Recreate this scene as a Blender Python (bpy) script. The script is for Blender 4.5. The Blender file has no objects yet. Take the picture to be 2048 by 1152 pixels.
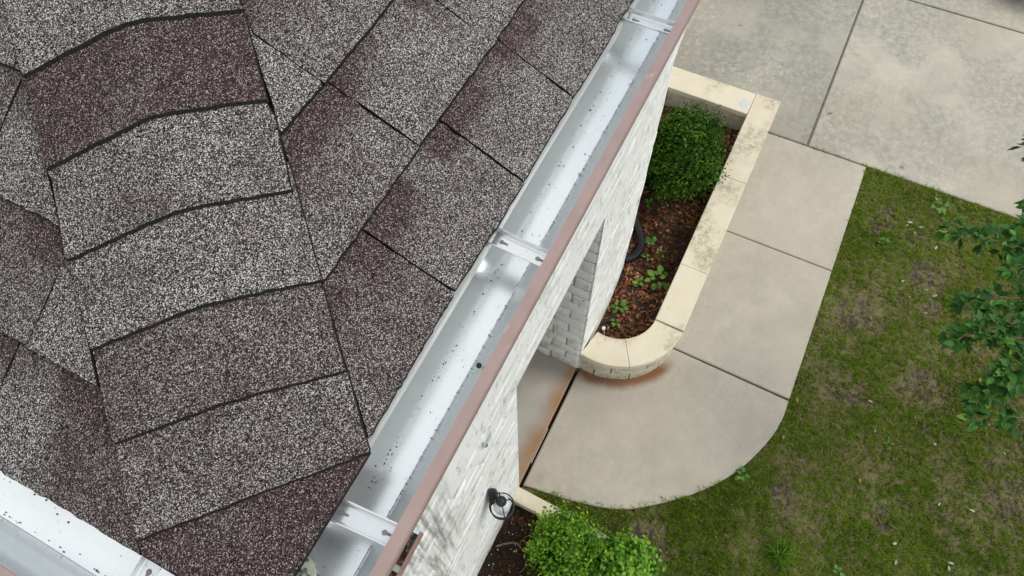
import bpy, bmesh, math, random
import numpy as np
from mathutils import Vector, Matrix, Euler

random.seed(7)
rng = np.random.default_rng(7)
SC = bpy.context.scene
COL = SC.collection

# ------------------------------------------------------------------ camera
cam_d = bpy.data.cameras.new("camera")
cam_d.sensor_width = 36.0
cam_d.lens = 24.974
cam_d.clip_start = 0.02
cam_d.clip_end = 500.0
cam = bpy.data.objects.new("camera", cam_d)
COL.objects.link(cam)
RW = Matrix(((0.447195, 0.790292, -0.418874), (-0.894311, 0.387217, -0.224212), (-0.014998, 0.47487, 0.879928)))
cam.matrix_world = Matrix.Translation((0, 0, 7.0)) @ RW.to_4x4()
SC.camera = cam

# ------------------------------------------------------------------ light: bright overcast sky, sun veiled by cloud
SUN = Vector((0.50, -0.66, 0.92)).normalized()
world = bpy.data.worlds.new("World")
SC.world = world
world.use_nodes = True
wn = world.node_tree.nodes
wl = world.node_tree.links
wn.clear()
w_out = wn.new("ShaderNodeOutputWorld")
w_bg = wn.new("ShaderNodeBackground")
w_bg.inputs[1].default_value = 0.10
w_sky = wn.new("ShaderNodeTexSky")
w_sky.sky_type = 'NISHITA'
w_sky.sun_disc = False
w_sky.sun_elevation = math.asin(SUN.z)
w_sky.sun_rotation = math.atan2(SUN.x, SUN.y)
w_tc = wn.new("ShaderNodeTexCoord")
w_no = wn.new("ShaderNodeTexNoise")
w_no.inputs["Scale"].default_value = 2.4
w_no.inputs["Detail"].default_value = 5
w_no.inputs["Roughness"].default_value = 0.55
w_rp = wn.new("ShaderNodeValToRGB")
w_rp.color_ramp.elements[0].position = 0.36
w_rp.color_ramp.elements[0].color = (3.6, 4.6, 5.5, 1)
w_rp.color_ramp.elements[1].position = 0.55
w_rp.color_ramp.elements[1].color = (9.7, 9.8, 9.6, 1)
w_mx = wn.new("ShaderNodeMix")
w_mx.data_type = 'RGBA'
w_mx.inputs[0].default_value = 0.9
w_mp = wn.new('ShaderNodeMapping')
w_mp.inputs['Location'].default_value = (2.3, 0.4, 1.1)
wl.new(w_tc.outputs["Generated"], w_mp.inputs[0])
wl.new(w_mp.outputs[0], w_no.inputs["Vector"])
wl.new(w_no.outputs["Fac"], w_rp.inputs[0])
wl.new(w_sky.outputs[0], w_mx.inputs[6])
wl.new(w_rp.outputs[0], w_mx.inputs[7])
wl.new(w_mx.outputs[2], w_bg.inputs[0])
wl.new(w_bg.outputs[0], w_out.inputs[0])

sun_d = bpy.data.lights.new("sun", 'SUN')
sun_d.energy = 1.5
sun_d.angle = math.radians(24)
sun_d.color = (1.0, 0.96, 0.89)
sun = bpy.data.objects.new("sun", sun_d)
sun.rotation_euler = SUN.to_track_quat('Z', 'Y').to_euler()
sun.location = (4, -4, 12)
COL.objects.link(sun)

SC.view_settings.view_transform = 'Standard'
SC.view_settings.look = 'None'
SC.view_settings.exposure = 0.30
SC.view_settings.gamma = 1.0

# ------------------------------------------------------------------ helpers
WORLD_LOC = {}


def tag(o, label=None, cat=None, group=None, kind=None):
    if label: o["label"] = label
    if cat: o["category"] = cat
    if group: o["group"] = group
    if kind: o["kind"] = kind
    return o


def link(o, parent=None, loc=(0, 0, 0)):
    COL.objects.link(o)
    w = Vector(loc)
    if parent is not None:
        o.parent = parent
        o.location = w - WORLD_LOC[parent.name]
    else:
        o.location = w
    WORLD_LOC[o.name] = w
    return o


def thing(name, loc, label, cat, group=None):
    o = bpy.data.objects.new(name, None)
    o.empty_display_size = 0.1
    link(o, None, loc)
    return tag(o, label, cat, group)


def finish(name, verts, faces, mats, parent=None, smooth=False, fmat=None, origin=None):
    """world-space verts -> one mesh object whose origin sits at its middle"""
    v = np.asarray(verts, dtype=float).reshape(-1, 3)
    c = v.mean(0) if origin is None else np.asarray(origin, float)
    me = bpy.data.meshes.new(name)
    me.from_pydata([tuple(p) for p in (v - c)], [], [tuple(f) for f in faces])
    for m in (mats if isinstance(mats, (list, tuple)) else [mats]):
        me.materials.append(m)
    if fmat is not None:
        me.polygons.foreach_set("material_index", fmat)
    if smooth:
        me.polygons.foreach_set("use_smooth", [True] * len(me.polygons))
    me.update()
    o = bpy.data.objects.new(name, me)
    return link(o, parent, c)


def from_bm(name, bm, mats, parent=None, smooth=False):
    bm.normal_update()
    bm.verts.ensure_lookup_table()
    co = np.array([v.co[:] for v in bm.verts])
    c = Vector(co.mean(0))
    for v in bm.verts:
        v.co -= c
    me = bpy.data.meshes.new(name)
    bm.to_mesh(me)
    bm.free()
    for m in (mats if isinstance(mats, (list, tuple)) else [mats]):
        me.materials.append(m)
    if smooth:
        me.polygons.foreach_set("use_smooth", [True] * len(me.polygons))
    o = bpy.data.objects.new(name, me)
    return link(o, parent, c)


def copy_at(src, name, parent, loc, rot=(0, 0, 0), scale=(1, 1, 1), mesh=None):
    o = bpy.data.objects.new(name, mesh if mesh else src.data)
    link(o, parent, loc)
    o.rotation_euler = rot
    o.scale = scale
    return o


class MB:
    """collects plain geometry in world space"""
    def __init__(self):
        self.v = []; self.f = []; self.m = []

    def add(self, vs, fs, mi=0):
        n = len(self.v)
        self.v += [tuple(p) for p in vs]
        self.f += [tuple(i + n for i in f) for f in fs]
        self.m += [mi] * len(fs)

    def box(self, a, b, mi=0):
        x0, y0, z0 = a; x1, y1, z1 = b
        self.add([(x0, y0, z0), (x1, y0, z0), (x1, y1, z0), (x0, y1, z0), (x0, y0, z1), (x1, y0, z1), (x1, y1, z1), (x0, y1, z1)],
                 [(0, 3, 2, 1), (4, 5, 6, 7), (0, 1, 5, 4), (1, 2, 6, 5), (2, 3, 7, 6), (3, 0, 4, 7)], mi)

    def tube(self, pts, rad, n=8, mi=0, cap=True):
        pts = [Vector(p) for p in pts]
        rad = rad if isinstance(rad, (list, tuple)) else [rad] * len(pts)
        vs = []; fs = []
        prev = None
        for i, p in enumerate(pts):
            t = (pts[min(i + 1, len(pts) - 1)] - pts[max(i - 1, 0)]).normalized()
            if prev is None:
                a = t.orthogonal().normalized()
            else:
                a = (prev - t * prev.dot(t)).normalized()
            prev = a
            b = t.cross(a)
            for k in range(n):
                an = 2 * math.pi * k / n
                vs.append(p + (a * math.cos(an) + b * math.sin(an)) * rad[i])
        for i in range(len(pts) - 1):
            for k in range(n):
                k2 = (k + 1) % n
                fs.append((i * n + k, i * n + k2, (i + 1) * n + k2, (i + 1) * n + k))
        if cap:
            fs.append(tuple(range(n))[::-1])
            fs.append(tuple((len(pts) - 1) * n + k for k in range(n)))
        self.add(vs, fs, mi)

    def lathe(self, prof, center, n=16, axis=2, mi=0):
        vs = []; fs = []
        for r, h in prof:
            for k in range(n):
                a = 2 * math.pi * k / n
                p = [r * math.cos(a), r * math.sin(a), h]
                if axis == 1: p = [p[0], p[2], p[1]]
                vs.append((center[0] + p[0], center[1] + p[1], center[2] + p[2]))
        for i in range(len(prof) - 1):
            for k in range(n):
                k2 = (k + 1) % n
                fs.append((i * n + k, i * n + k2, (i + 1) * n + k2, (i + 1) * n + k))
        fs.append(tuple(range(n))[::-1]); fs.append(tuple((len(prof) - 1) * n + k for k in range(n)))
        self.add(vs, fs, mi)

    def build(self, name, mats, parent=None, smooth=False):
        return finish(name, self.v, self.f, mats, parent, smooth, self.m)


def vnoise(x, y, seed=0):
    """smooth value noise on arrays, 0..1"""
    x = np.asarray(x, float); y = np.asarray(y, float)
    xi = np.floor(x).astype(int); yi = np.floor(y).astype(int)
    xf = x - xi; yf = y - yi
    u = xf * xf * (3 - 2 * xf); v = yf * yf * (3 - 2 * yf)

    def h(a, b):
        n = (a * 374761393 + b * 668265263 + seed * 974634777) & 0x7fffffff
        n = ((n ^ (n >> 13)) * 1274126177) & 0x7fffffff
        return ((n ^ (n >> 16)) & 0xffff) / 65535.0
    return (h(xi, yi) * (1 - u) + h(xi + 1, yi) * u) * (1 - v) + (h(xi, yi + 1) * (1 - u) + h(xi + 1, yi + 1) * u) * v


def fbm(x, y, seed=0, o=3):
    s = 0; a = 1; t = 0
    for i in range(o):
        s = s + a * vnoise(np.asarray(x) * 2 ** i, np.asarray(y) * 2 ** i, seed + i * 17); t += a; a *= .5
    return s / t


# ------------------------------------------------------------------ materials
class NT:
    def __init__(self, name):
        self.m = bpy.data.materials.new(name)
        self.m.use_nodes = True
        self.t = self.m.node_tree
        self.n = self.t.nodes
        self.b = self.n["Principled BSDF"]
        self.pos = self.node("ShaderNodeNewGeometry").outputs["Position"]

    def node(self, k, **kw):
        x = self.n.new(k)
        for a, b in kw.items(): setattr(x, a, b)
        return x

    def l(self, a, b): self.t.links.new(a, b); return b

    def put(self, x, s):
        if isinstance(x, (int, float)): s.default_value = x
        elif isinstance(x, tuple): s.default_value = (*x, 1) if len(x) == 3 and len(s.default_value) == 4 else x
        else: self.l(x, s)

    def scaled(self, sc, rot=(0, 0, 0)):
        m = self.node("ShaderNodeMapping")
        self.l(self.pos, m.inputs[0]); m.inputs["Scale"].default_value = sc; m.inputs["Rotation"].default_value = rot
        return m.outputs[0]

    def noise(self, scale, detail=3, rough=.55, vec=None, out="Fac", dist=0):
        x = self.node("ShaderNodeTexNoise")
        self.l(vec if vec is not None else self.pos, x.inputs["Vector"])
        x.inputs["Scale"].default_value = scale; x.inputs["Detail"].default_value = detail; x.inputs["Roughness"].default_value = rough
        x.inputs["Distortion"].default_value = dist
        return x.outputs[out]

    def voro(self, scale, out="Color", vec=None, feature='F1'):
        x = self.node("ShaderNodeTexVoronoi"); x.feature = feature
        self.l(vec if vec is not None else self.pos, x.inputs["Vector"]); x.inputs["Scale"].default_value = scale
        return x.outputs[out]

    def ramp(self, fac, stops, interp='LINEAR'):
        x = self.node("ShaderNodeValToRGB"); e = x.color_ramp.elements; x.color_ramp.interpolation = interp
        while len(e) < len(stops): e.new(0.5)
        for i, (p, c) in enumerate(stops):
            e[i].position = p; e[i].color = (*c, 1) if isinstance(c, tuple) else (c, c, c, 1)
        self.l(fac, x.inputs[0]); return x.outputs[0]

    def mix(self, f, a, b, mode='MIX'):
        x = self.node("ShaderNodeMix"); x.data_type = 'RGBA'; x.blend_type = mode
        self.put(f, x.inputs[0]); self.put(a, x.inputs[6]); self.put(b, x.inputs[7]); return x.outputs[2]

    def math(self, op, a, b=0.0, c=None, clamp=False):
        x = self.node("ShaderNodeMath"); x.operation = op; x.use_clamp = clamp
        self.put(a, x.inputs[0]); self.put(b, x.inputs[1])
        if c is not None: self.put(c, x.inputs[2])
        return x.outputs[0]

    def sep(self, v):
        x = self.node("ShaderNodeSeparateXYZ"); self.l(v, x.inputs[0]); return x.outputs

    def dist(self, pt, scale=(1, 1, 1)):
        x = self.node("ShaderNodeVectorMath"); x.operation = 'DISTANCE'
        m = self.node("ShaderNodeVectorMath"); m.operation = 'MULTIPLY'
        self.l(self.pos, m.inputs[0]); m.inputs[1].default_value = scale
        self.l(m.outputs[0], x.inputs[0]); x.inputs[1].default_value = tuple(a * b for a, b in zip(pt, scale)); return x.outputs["Value"]

    def smooth(self, v, a, b, lo=0.0, hi=1.0):
        x = self.node("ShaderNodeMapRange"); x.interpolation_type = 'SMOOTHSTEP'
        self.put(v, x.inputs[0]); x.inputs[1].default_value = a; x.inputs[2].default_value = b
        x.inputs[3].default_value = lo; x.inputs[4].default_value = hi; return x.outputs[0]

    def attr(self, name, out="Fac"):
        x = self.node("ShaderNodeAttribute"); x.attribute_name = name; return x.outputs[out]

    def objrand(self): return self.node("ShaderNodeObjectInfo").outputs["Random"]

    def bump(self, h, strength, dist):
        x = self.node("ShaderNodeBump"); x.inputs["Strength"].default_value = strength; x.inputs["Distance"].default_value = dist
        self.l(h, x.inputs["Height"]); self.l(x.outputs[0], self.b.inputs["Normal"])

    def done(self, color=None, rough=.8, metal=0.0, spec=None, **kw):
        if color is not None: self.put(color, self.b.inputs["Base Color"])
        self.put(rough, self.b.inputs["Roughness"]); self.put(metal, self.b.inputs["Metallic"])
        if spec is not None: self.put(spec, self.b.inputs["Specular IOR Level"])
        for k, v in kw.items(): self.put(v, self.b.inputs[k.replace("_", " ")])
        return self.m


def m_granule():
    k = NT("shingle_granules")
    cell = k.voro(1000, "Color")
    r = k.sep(cell)
    bl = k.attr("blend")
    big = k.noise(28, 3, .6)
    wide = k.noise(7, 3, .5)
    fac = k.math('ADD', bl, k.math('ADD', k.math('MULTIPLY', k.math('SUBTRACT', big, .5), .9), k.math('MULTIPLY', k.math('SUBTRACT', wide, .5), .8)), clamp=True)
    light = k.ramp(r[0], [(0, (.008, .007, .008)), (.34, (.045, .038, .038)), (.52, (.115, .100, .096)), (.69, (.255, .242, .232)),
                          (.84, (.58, .575, .565)), (.965, (.46, .31, .22))], 'CONSTANT')
    dark = k.ramp(r[0], [(0, (.007, .005, .006)), (.38, (.044, .025, .027)), (.64, (.082, .045, .047)), (.83, (.165, .130, .125)),
                         (.93, (.36, .33, .31)), (.988, (.34, .22, .15))], 'CONSTANT')
    col = k.mix(fac, light, dark)
    h = k.voro(1000, "Distance")
    k.bump(h, .35, .0012)
    return k.done(col, .9, spec=.25)


def m_asphalt():
    k = NT("asphalt_edge")
    return k.done(k.ramp(k.noise(400, 2), [(.3, (.006, .006, .006)), (.75, (.03, .027, .026))]), .9, spec=.2)


def m_alu(name="gutter_aluminium", base=(.90, .93, .945), dirt=.5):
    k = NT(name)
    n = k.noise(9, 5, .65)
    d = k.ramp(n, [(.52, 0.0), (.75, 1.0)])
    speck = k.smooth(k.noise(170, 2, .5), .66, .74)
    c = k.mix(k.math('MULTIPLY', d, dirt * .25), base, (.60, .63, .63))
    c = k.mix(k.math('MULTIPLY', speck, dirt * .5), c, (.45, .44, .42))
    rg = k.math('MULTIPLY_ADD', n, .18, .15)
    k.bump(k.noise(5, 2, .4), .05, .02)
    return k.done(c, rg, .76, spec=.5)


def m_paint(name, c1, c2, rough=.42):
    k = NT(name)
    n = k.noise(24, 5, .65)
    c = k.mix(k.ramp(n, [(.40, 0.0), (.72, 1.0)]), c1, c2)
    chalk = k.smooth(k.noise(60, 4, .7, vec=k.scaled((.5, 1, 1))), .62, .72)
    c = k.mix(k.math('MULTIPLY', chalk, .35), c, (.60, .53, .51))
    return k.done(c, rough, 0, spec=.5)


def m_limewash(name="limewash", stain=True):
    k = NT(name)
    base = k.mix(k.ramp(k.noise(3.5, 5, .65), [(.3, 0.0), (.7, 1.0)]), (.88, .885, .87), (.80, .81, .79))
    worn = k.math('MULTIPLY', k.smooth(k.noise(7, 5, .66, vec=k.scaled((2.2, 2.2, .9))), .53, .64), k.smooth(k.noise(30, 4, .65), .38, .60))
    c = k.mix(k.math('MULTIPLY', worn, .8), base, (.44, .415, .365))
    patch = k.math('MULTIPLY', k.smooth(k.noise(2.6, 6, .72), .50, .66), k.smooth(k.noise(16, 5, .7), .36, .60))
    c = k.mix(k.math('MULTIPLY', patch, .55), c, (.50, .49, .45))
    if stain:
        streak = k.noise(4, 6, .65, vec=k.scaled((5, 1, .32)))
        d = k.dist((.32, .73, 2.9), (2.9, 0, .55))
        f = k.math('MULTIPLY', k.smooth(d, .32, 1.0, 1.0, 0.0), k.smooth(streak, .40, .66))
        c = k.mix(k.math('MULTIPLY', f, .85), c, (.19, .19, .175))
        z = k.sep(k.pos)[2]
        low = k.math('MULTIPLY', k.smooth(z, 0.0, .30, 1.0, 0.0), k.smooth(k.noise(14, 4), .40, .60))
        c = k.mix(k.math('MULTIPLY', low, .55), c, (.42, .39, .33))
    k.bump(k.noise(55, 4, .6), .5, .01)
    return k.done(c, .92, spec=.2)


def m_limestone(name="limestone_cap", face=False):
    k = NT(name)
    rnd = k.objrand()
    n = k.noise(6, 5, .62)
    c = k.mix(k.ramp(n, [(.35, 0.0), (.68, 1.0)]), (.69, .63, .50), (.64, .565, .42))
    c = k.mix(k.math('MULTIPLY', rnd, .35), c, (.77, .71, .55))
    lich = k.math('MULTIPLY', k.smooth(k.noise(1.9, 4, .55), .45, .62), k.smooth(k.noise(16, 7, .8), .36, .66))
    c = k.mix(k.math('MULTIPLY', lich, .85), c, (.30, .26, .17))
    if face:
        c = k.mix(.75, c, (.60, .55, .44))
        soot = k.math('MULTIPLY', k.smooth(k.noise(9, 3), .45, .6), k.smooth(k.noise(40, 4, .7), .46, .6))
        c = k.mix(k.math('MULTIPLY', soot, .7), c, (.16, .14, .11))
    k.bump(k.noise(120, 3), .25, .004)
    return k.done(c, .85, spec=.3)


def m_concrete(name, base=(.50, .465, .40), dirty=0.0, rust=False, corner_shade=False):
    k = NT(name)
    n1 = k.noise(1.3, 5, .6)
    c = k.mix(k.ramp(n1, [(.34, 0.0), (.66, 1.0)]), base, tuple(x * .83 for x in base))
    c = k.mix(k.math('MULTIPLY', k.smooth(k.noise(2.7, 7, .74), .46, .70), .26), c, tuple(x * q for x, q in zip(base, (.62, .60, .55))))
    c = k.mix(k.ramp(k.noise(5, 5, .7), [(.45, 0.0), (.8, .35)]), c, tuple(min(1, x * 1.22) for x in base))
    broom = k.noise(9, 3, .6, vec=k.scaled((1.0, 9.0, 1.0)))
    c = k.mix(k.ramp(broom, [(.45, 0.0), (.75, .16)]), c, (.30, .285, .255))
    agg = k.smooth(k.noise(220, 2, .6), .35, .68)
    c = k.mix(k.math('MULTIPLY', agg, .16), c, (.28, .255, .22))
    pit = k.smooth(k.noise(70, 3, .6), .66, .73)
    c = k.mix(k.math('MULTIPLY', pit, .35), c, (.22, .205, .18))
    if dirty:
        d = k.math('MULTIPLY', k.smooth(k.noise(.9, 5, .65), .36, .58), k.smooth(k.noise(11, 6, .75), .30, .64))
        c = k.mix(k.math('MULTIPLY', d, dirty), c, (.23, .225, .205))
        pale = k.math('MULTIPLY', k.smooth(k.noise(1.1, 4, .6), .46, .66), k.smooth(k.noise(17, 6, .8), .47, .68))
        c = k.mix(k.math('MULTIPLY', pale, .75 * dirty), c, (.68, .665, .62))
        brown = k.smooth(k.noise(.55, 4, .55), .44, .64)
        c = k.mix(k.math('MULTIPLY', brown, .55 * dirty), c, tuple(x * q for x, q in zip(base, (.66, .62, .54))))
    if corner_shade:
        d = k.dist((10.92, -2.62, 0), (1, .55, 1))  # shade of something dark beyond the far corner, painted into the concrete
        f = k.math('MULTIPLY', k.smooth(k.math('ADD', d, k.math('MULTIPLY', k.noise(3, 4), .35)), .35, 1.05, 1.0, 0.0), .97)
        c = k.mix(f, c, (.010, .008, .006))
    if rust:
        dn = k.math('MULTIPLY', k.noise(5, 4, .6), .10)
        d = k.dist((3.47, .597, 0), (1, 1, 0))
        # halo that has run out of the planter's weep line, on its walkway side only
        ring = k.smooth(k.math('SUBTRACT', d, dn), .675, .785, 1.0, 0.0)
        y = k.sep(k.pos)
        side = k.math('MULTIPLY', k.smooth(y[0], 2.60, 2.70, .6, 1.0), k.smooth(y[0], 3.12, 3.36, 1.0, 0.0))
        f = k.math('MULTIPLY', k.math('MULTIPLY', ring, side), k.math('MULTIPLY_ADD', k.noise(13, 5, .7), .8, .66, clamp=True))
        c = k.mix(f, c, (.205, .082, .026))
        curve_shade = k.smooth(k.dist((2.62, .45, 0), (1, 1, 0)), .15, .62, 1.0, 0.0)  # soft shade beside the planter's curve, painted into the walkway colour
        c = k.mix(k.math('MULTIPLY', curve_shade, .18), c, (.26, .25, .23))
    k.bump(k.noise(160, 3), .18, .003)
    return k.done(c, k.math('MULTIPLY_ADD', n1, -.2, .78), spec=.4)


def m_porch():
    k = NT("porch_concrete")
    p = k.sep(k.pos)
    c = k.mix(k.ramp(k.noise(2.2, 4), [(.35, 0.0), (.7, 1.0)]), (.44, .41, .37), (.36, .33, .295))
    edge = k.smooth(k.math('ADD', p[1], k.math('MULTIPLY', k.noise(4, 4), .22)), .80, 1.10, 1.0, 0.0)
    n = k.math('MULTIPLY_ADD', k.noise(3, 3), .9, .50, clamp=True)
    c = k.mix(k.math('MULTIPLY', edge, n), c, (.33, .17, .07))
    k.bump(k.noise(150, 3), .15, .003)
    return k.done(c, .55, spec=.4)


def m_soil(name="soil", c1=(.035, .024, .018), c2=(.095, .062, .044)):
    k = NT(name)
    c = k.mix(k.ramp(k.noise(24, 5, .7), [(.35, 0.0), (.7, 1.0)]), c1, c2)
    k.bump(k.noise(60, 4, .7), .8, .02)
    return k.done(c, .95, spec=.15)


def m_lawn():
    k = NT("lawn_thatch")
    a = k.attr("bare")
    th = k.mix(k.ramp(k.noise(85, 4, .7), [(.34, 0.0), (.62, 1.0)]), (.095, .090, .038), (.30, .26, .14))
    dk = k.mix(k.ramp(k.noise(60, 4, .7), [(.35, 0.0), (.72, 1.0)]), (.035, .028, .022), (.16, .12, .09))
    soil = k.math('MULTIPLY', k.smooth(k.noise(2.6, 4, .6), .52, .66), .8)
    c = k.mix(soil, th, dk)
    c = k.mix(k.math('MULTIPLY', a, k.smooth(k.noise(20, 4, .7), .36, .58)), c, dk)
    k.bump(k.noise(90, 4, .7), .9, .02)
    return k.done(c, .95, spec=.1)


def m_leaf(name, stops, trans=.22, rough=.5, spec=.35, attr="tint"):
    k = NT(name)
    f = k.attr(attr) if attr != "random" else k.objrand()
    c = k.ramp(f, stops)
    m = k.done(c, rough, spec=spec)
    tr = k.node("ShaderNodeBsdfTranslucent")
    k.l(c, tr.inputs[0])
    mx = k.node("ShaderNodeMixShader"); mx.inputs[0].default_value = trans
    out = k.n["Material Output"]
    k.l(k.b.outputs[0], mx.inputs[1]); k.l(tr.outputs[0], mx.inputs[2]); k.l(mx.outputs[0], out.inputs[0])
    return m


def m_plain(name, c, rough=.5, metal=0.0, spec=.5, var=.15, scale=30):
    k = NT(name)
    col = k.mix(k.ramp(k.noise(scale, 4, .6), [(.35, 0.0), (.7, 1.0)]), c, tuple(x * (1 - var) for x in c))
    return k.done(col, rough, metal, spec=spec)


def m_swirl():
    k = NT("swirled_stone")
    w = k.node("ShaderNodeTexWave"); w.wave_type = 'RINGS'
    k.l(k.pos, w.inputs[0]); w.inputs["Scale"].default_value = 26; w.inputs["Distortion"].default_value = 9
    w.inputs["Detail"].default_value = 2; w.inputs["Detail Scale"].default_value = 2.2
    c = k.ramp(w.outputs["Fac"], [(0.0, (.035, .052, .042)), (.22, (.05, .075, .06)), (.36, (.24, .26, .21)), (1, (.30, .31, .25))])
    return k.done(c, .3, spec=.5)


def m_glass():
    k = NT("frosted_glass")
    return k.done((.86, .88, .88), .35, spec=.5, Transmission_Weight=.35)


MG = m_granule(); MASP = m_asphalt(); MALU = m_alu()
MALU2 = m_alu("old_gutter_metal", (.42, .43, .42), 1.5)
MDRIP = m_plain('grey_flashing', (.50, .52, .51), .5, .2)
MHANG = m_alu("hanger_aluminium", (.74, .75, .76), .9)
MMAUVE = m_paint("mauve_gutter_paint", (.335, .24, .225), (.29, .205, .19))
MMAUVED = m_paint("brown_gutter_paint", (.25, .145, .135), (.20, .115, .105), .5)
MLIME = m_limewash(); MLIME2 = m_limewash("limewash_planter", True)
MCAP = m_limestone(); MBLOCK = m_limestone("limestone_block", True)
MWALK = m_concrete("walkway_concrete", (.545, .49, .405), .22, rust=True)
MDRIVE = m_concrete("driveway_concrete", (.52, .475, .39), .75, corner_shade=True)
MDRIVE2 = m_concrete("driveway_concrete_mottled", (.43, .40, .34), 1.0)
MPORCH = m_porch()
MSOIL = m_soil(); MBED = m_soil("bed_soil", (.020, .014, .011), (.06, .038, .027)); MGROUND = m_soil("joint_dirt", (.02, .018, .015), (.06, .05, .04))
MLAWN = m_lawn()
MBLACK = m_plain("black_metal", (.012, .014, .019), .45, 0, .5)
MPIPE = m_plain("black_plastic", (.008, .009, .012), .4)
MGLASS = m_glass()
MPLATE = m_plain("grey_plate", (.52, .60, .62), .4)
MWOOD = m_plain("soffit_paint", (.70, .69, .66), .6)
MDECK = m_plain("roof_deck", (.03, .028, .026), .9)
MBARK = m_plain("bark", (.20, .15, .105), .85, scale=60, var=.5)
MTWIG = m_plain("twig", (.24, .165, .11), .85, var=.5)
MRUSTY = m_plain("rusty_rod", (.17, .065, .03), .8, var=.4)
MGRIT = m_plain("roof_grit", (.025, .024, .023), .9)
MSWIRL = m_swirl()
MWHITE = m_plain("white_plastic", (.75, .75, .73), .4)
MMORTAR = m_plain('bare_mortar', (.46, .43, .385), .95, var=.4)
MSTRIP = m_plain('worn_strip', (.50, .42, .36), .5)
MKEY = m_plain('keyhole_shade', (.16, .17, .17), .5)
MSEAL = m_plain('joint_sealant', (.15, .14, .12), .8, var=.5)
MPUD = m_plain("puddle", (.62, .64, .66), .12, 0, .8)
GRASS = m_leaf("grass_blades", [(0, (.115, .200, .018)), (.45, (.22, .335, .033)), (.74, (.35, .45, .065)), (.84, (.34, .28, .15)), (1, (.48, .38, .24))], .3, .7, .08)
BOX = m_leaf("boxwood_leaves", [(0, (.007, .024, .002)), (.45, (.032, .086, .006)), (.8, (.075, .170, .013)), (1, (.15, .27, .03))], .2, .65, .12)
PRIVET = m_leaf("privet_leaves", [(0, (.026, .080, .005)), (.45, (.088, .225, .013)), (.8, (.19, .38, .026)), (1, (.40, .52, .05))], .3, .55, .18)
VINE = m_leaf("bright_leaves", [(0, (.055, .15, .015)), (.5, (.15, .35, .034)), (1, (.30, .52, .07))], .3, .55, .15)
TREE = m_leaf("tree_leaves", [(0, (.034, .11, .020)), (.5, (.080, .22, .040)), (.88, (.14, .32, .07)), (1, (.30, .47, .06))], .32, .5, .18, "random")
TREEA = m_leaf("tree_leaves_far", [(0, (.02, .07, .012)), (.5, (.045, .14, .025)), (1, (.08, .21, .045))], .32, .5, .18)
WEED = m_leaf("weed_leaves", [(0, (.06, .17, .02)), (.6, (.12, .27, .035)), (1, (.24, .36, .05))], .25, .5, .3, "random")
LITTER = m_leaf("leaf_litter", [(0, (.036, .018, .012)), (.4, (.14, .052, .024)), (.75, (.30, .12, .055)), (1, (.46, .27, .16))], .05, .75, .15)
PALE = m_leaf("pale_dry_leaf", [(0, (.30, .33, .22)), (1, (.46, .47, .36))], .1, .6, .3, "random")
TAN = m_leaf("tan_dry_leaf", [(0, (.34, .165, .065)), (1, (.50, .31, .14))], .1, .6, .3, "random")

# ------------------------------------------------------------------ ground and paving
ground = finish("ground", [(-60, -60, -.07), (60, -60, -.07), (60, 60, -.07), (-60, 60, -.07)], [(0, 1, 2, 3)], MGROUND)
tag(ground, "dark dirt ground under the paving and beds", kind="structure")


def slab(name, poly, z0, z1, mat, parent, bev=.012):
    """polygon slab with a small chamfer on its upper edge"""
    n = len(poly)
    P = [Vector((x, y)) for x, y in poly]
    area = sum(P[i].x * P[(i + 1) % n].y - P[(i + 1) % n].x * P[i].y for i in range(n))
    if area < 0: P = P[::-1]
    ins = []
    for i in range(n):
        a = (P[i] - P[i - 1]).normalized(); b = (P[(i + 1) % n] - P[i]).normalized()
        na = Vector((-a.y, a.x)); nb = Vector((-b.y, b.x))
        d = (na + nb); d = d / max(.35, d.dot(na))
        ins.append(P[i] + d * bev)
    vs = [(p.x, p.y, z0) for p in P] + [(p.x, p.y, z1 - bev * .6) for p in P] + [(p.x, p.y, z1) for p in ins]
    fs = [tuple(range(n))[::-1], tuple(range(2 * n, 3 * n))]
    for i in range(n):
        j = (i + 1) % n
        fs.append((i, j, n + j, n + i)); fs.append((n + i, n + j, 2 * n + j, 2 * n + i))
    return finish(name, vs, fs, mat, parent)


CURVE_K = [(3.40, -1.353), (3.20, -1.35), (2.923, -1.295), (2.503, -1.118), (2.124, -.835), (1.791, -.458), (1.617, -.172), (1.502, .246), (1.432, .712)]


def catmull(pts, n=6):
    out = []
    p = [Vector(q) for q in pts]
    p = [p[0] * 2 - p[1]] + p + [p[-1] * 2 - p[-2]]
    for i in range(1, len(p) - 2):
        for k in range(n):
            t = k / n
            a, b, c, d = p[i - 1], p[i], p[i + 1], p[i + 2]
            out.append(0.5 * ((2 * b) + (c - a) * t + (2 * a - 5 * b + 4 * c - d) * t * t + (3 * b - a - 3 * c + d) * t ** 3))
    out.append(p[-2])
    return out


CURVE = [(q.x, q.y) for q in catmull(CURVE_K)]
walkway = thing("walkway", (4, -.7, 0), "pale concrete walkway curving along the stone planter", None)
del_keys = [k for k in ("category",) if k in walkway]
tag(walkway, kind="structure")
G = .007
slab("paving_slab", [(5.115 + G, -1.353), (6.752 - G, -1.353), (6.752 - G, 0), (5.115 + G, 0)], -.1, 0, MWALK, walkway)
slab("paving_slab", [(3.425 + G, -1.353), (5.115 - G, -1.353), (5.115 - G, 0), (3.445 + G, 0)], -.1, 0, MWALK, walkway)
slab("paving_slab", [(3.41 - G, -1.353)] + CURVE[1:] + [(3.46 - G, .712), (3.44 - G, 0)], -.1, 0, MWALK, walkway)

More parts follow.
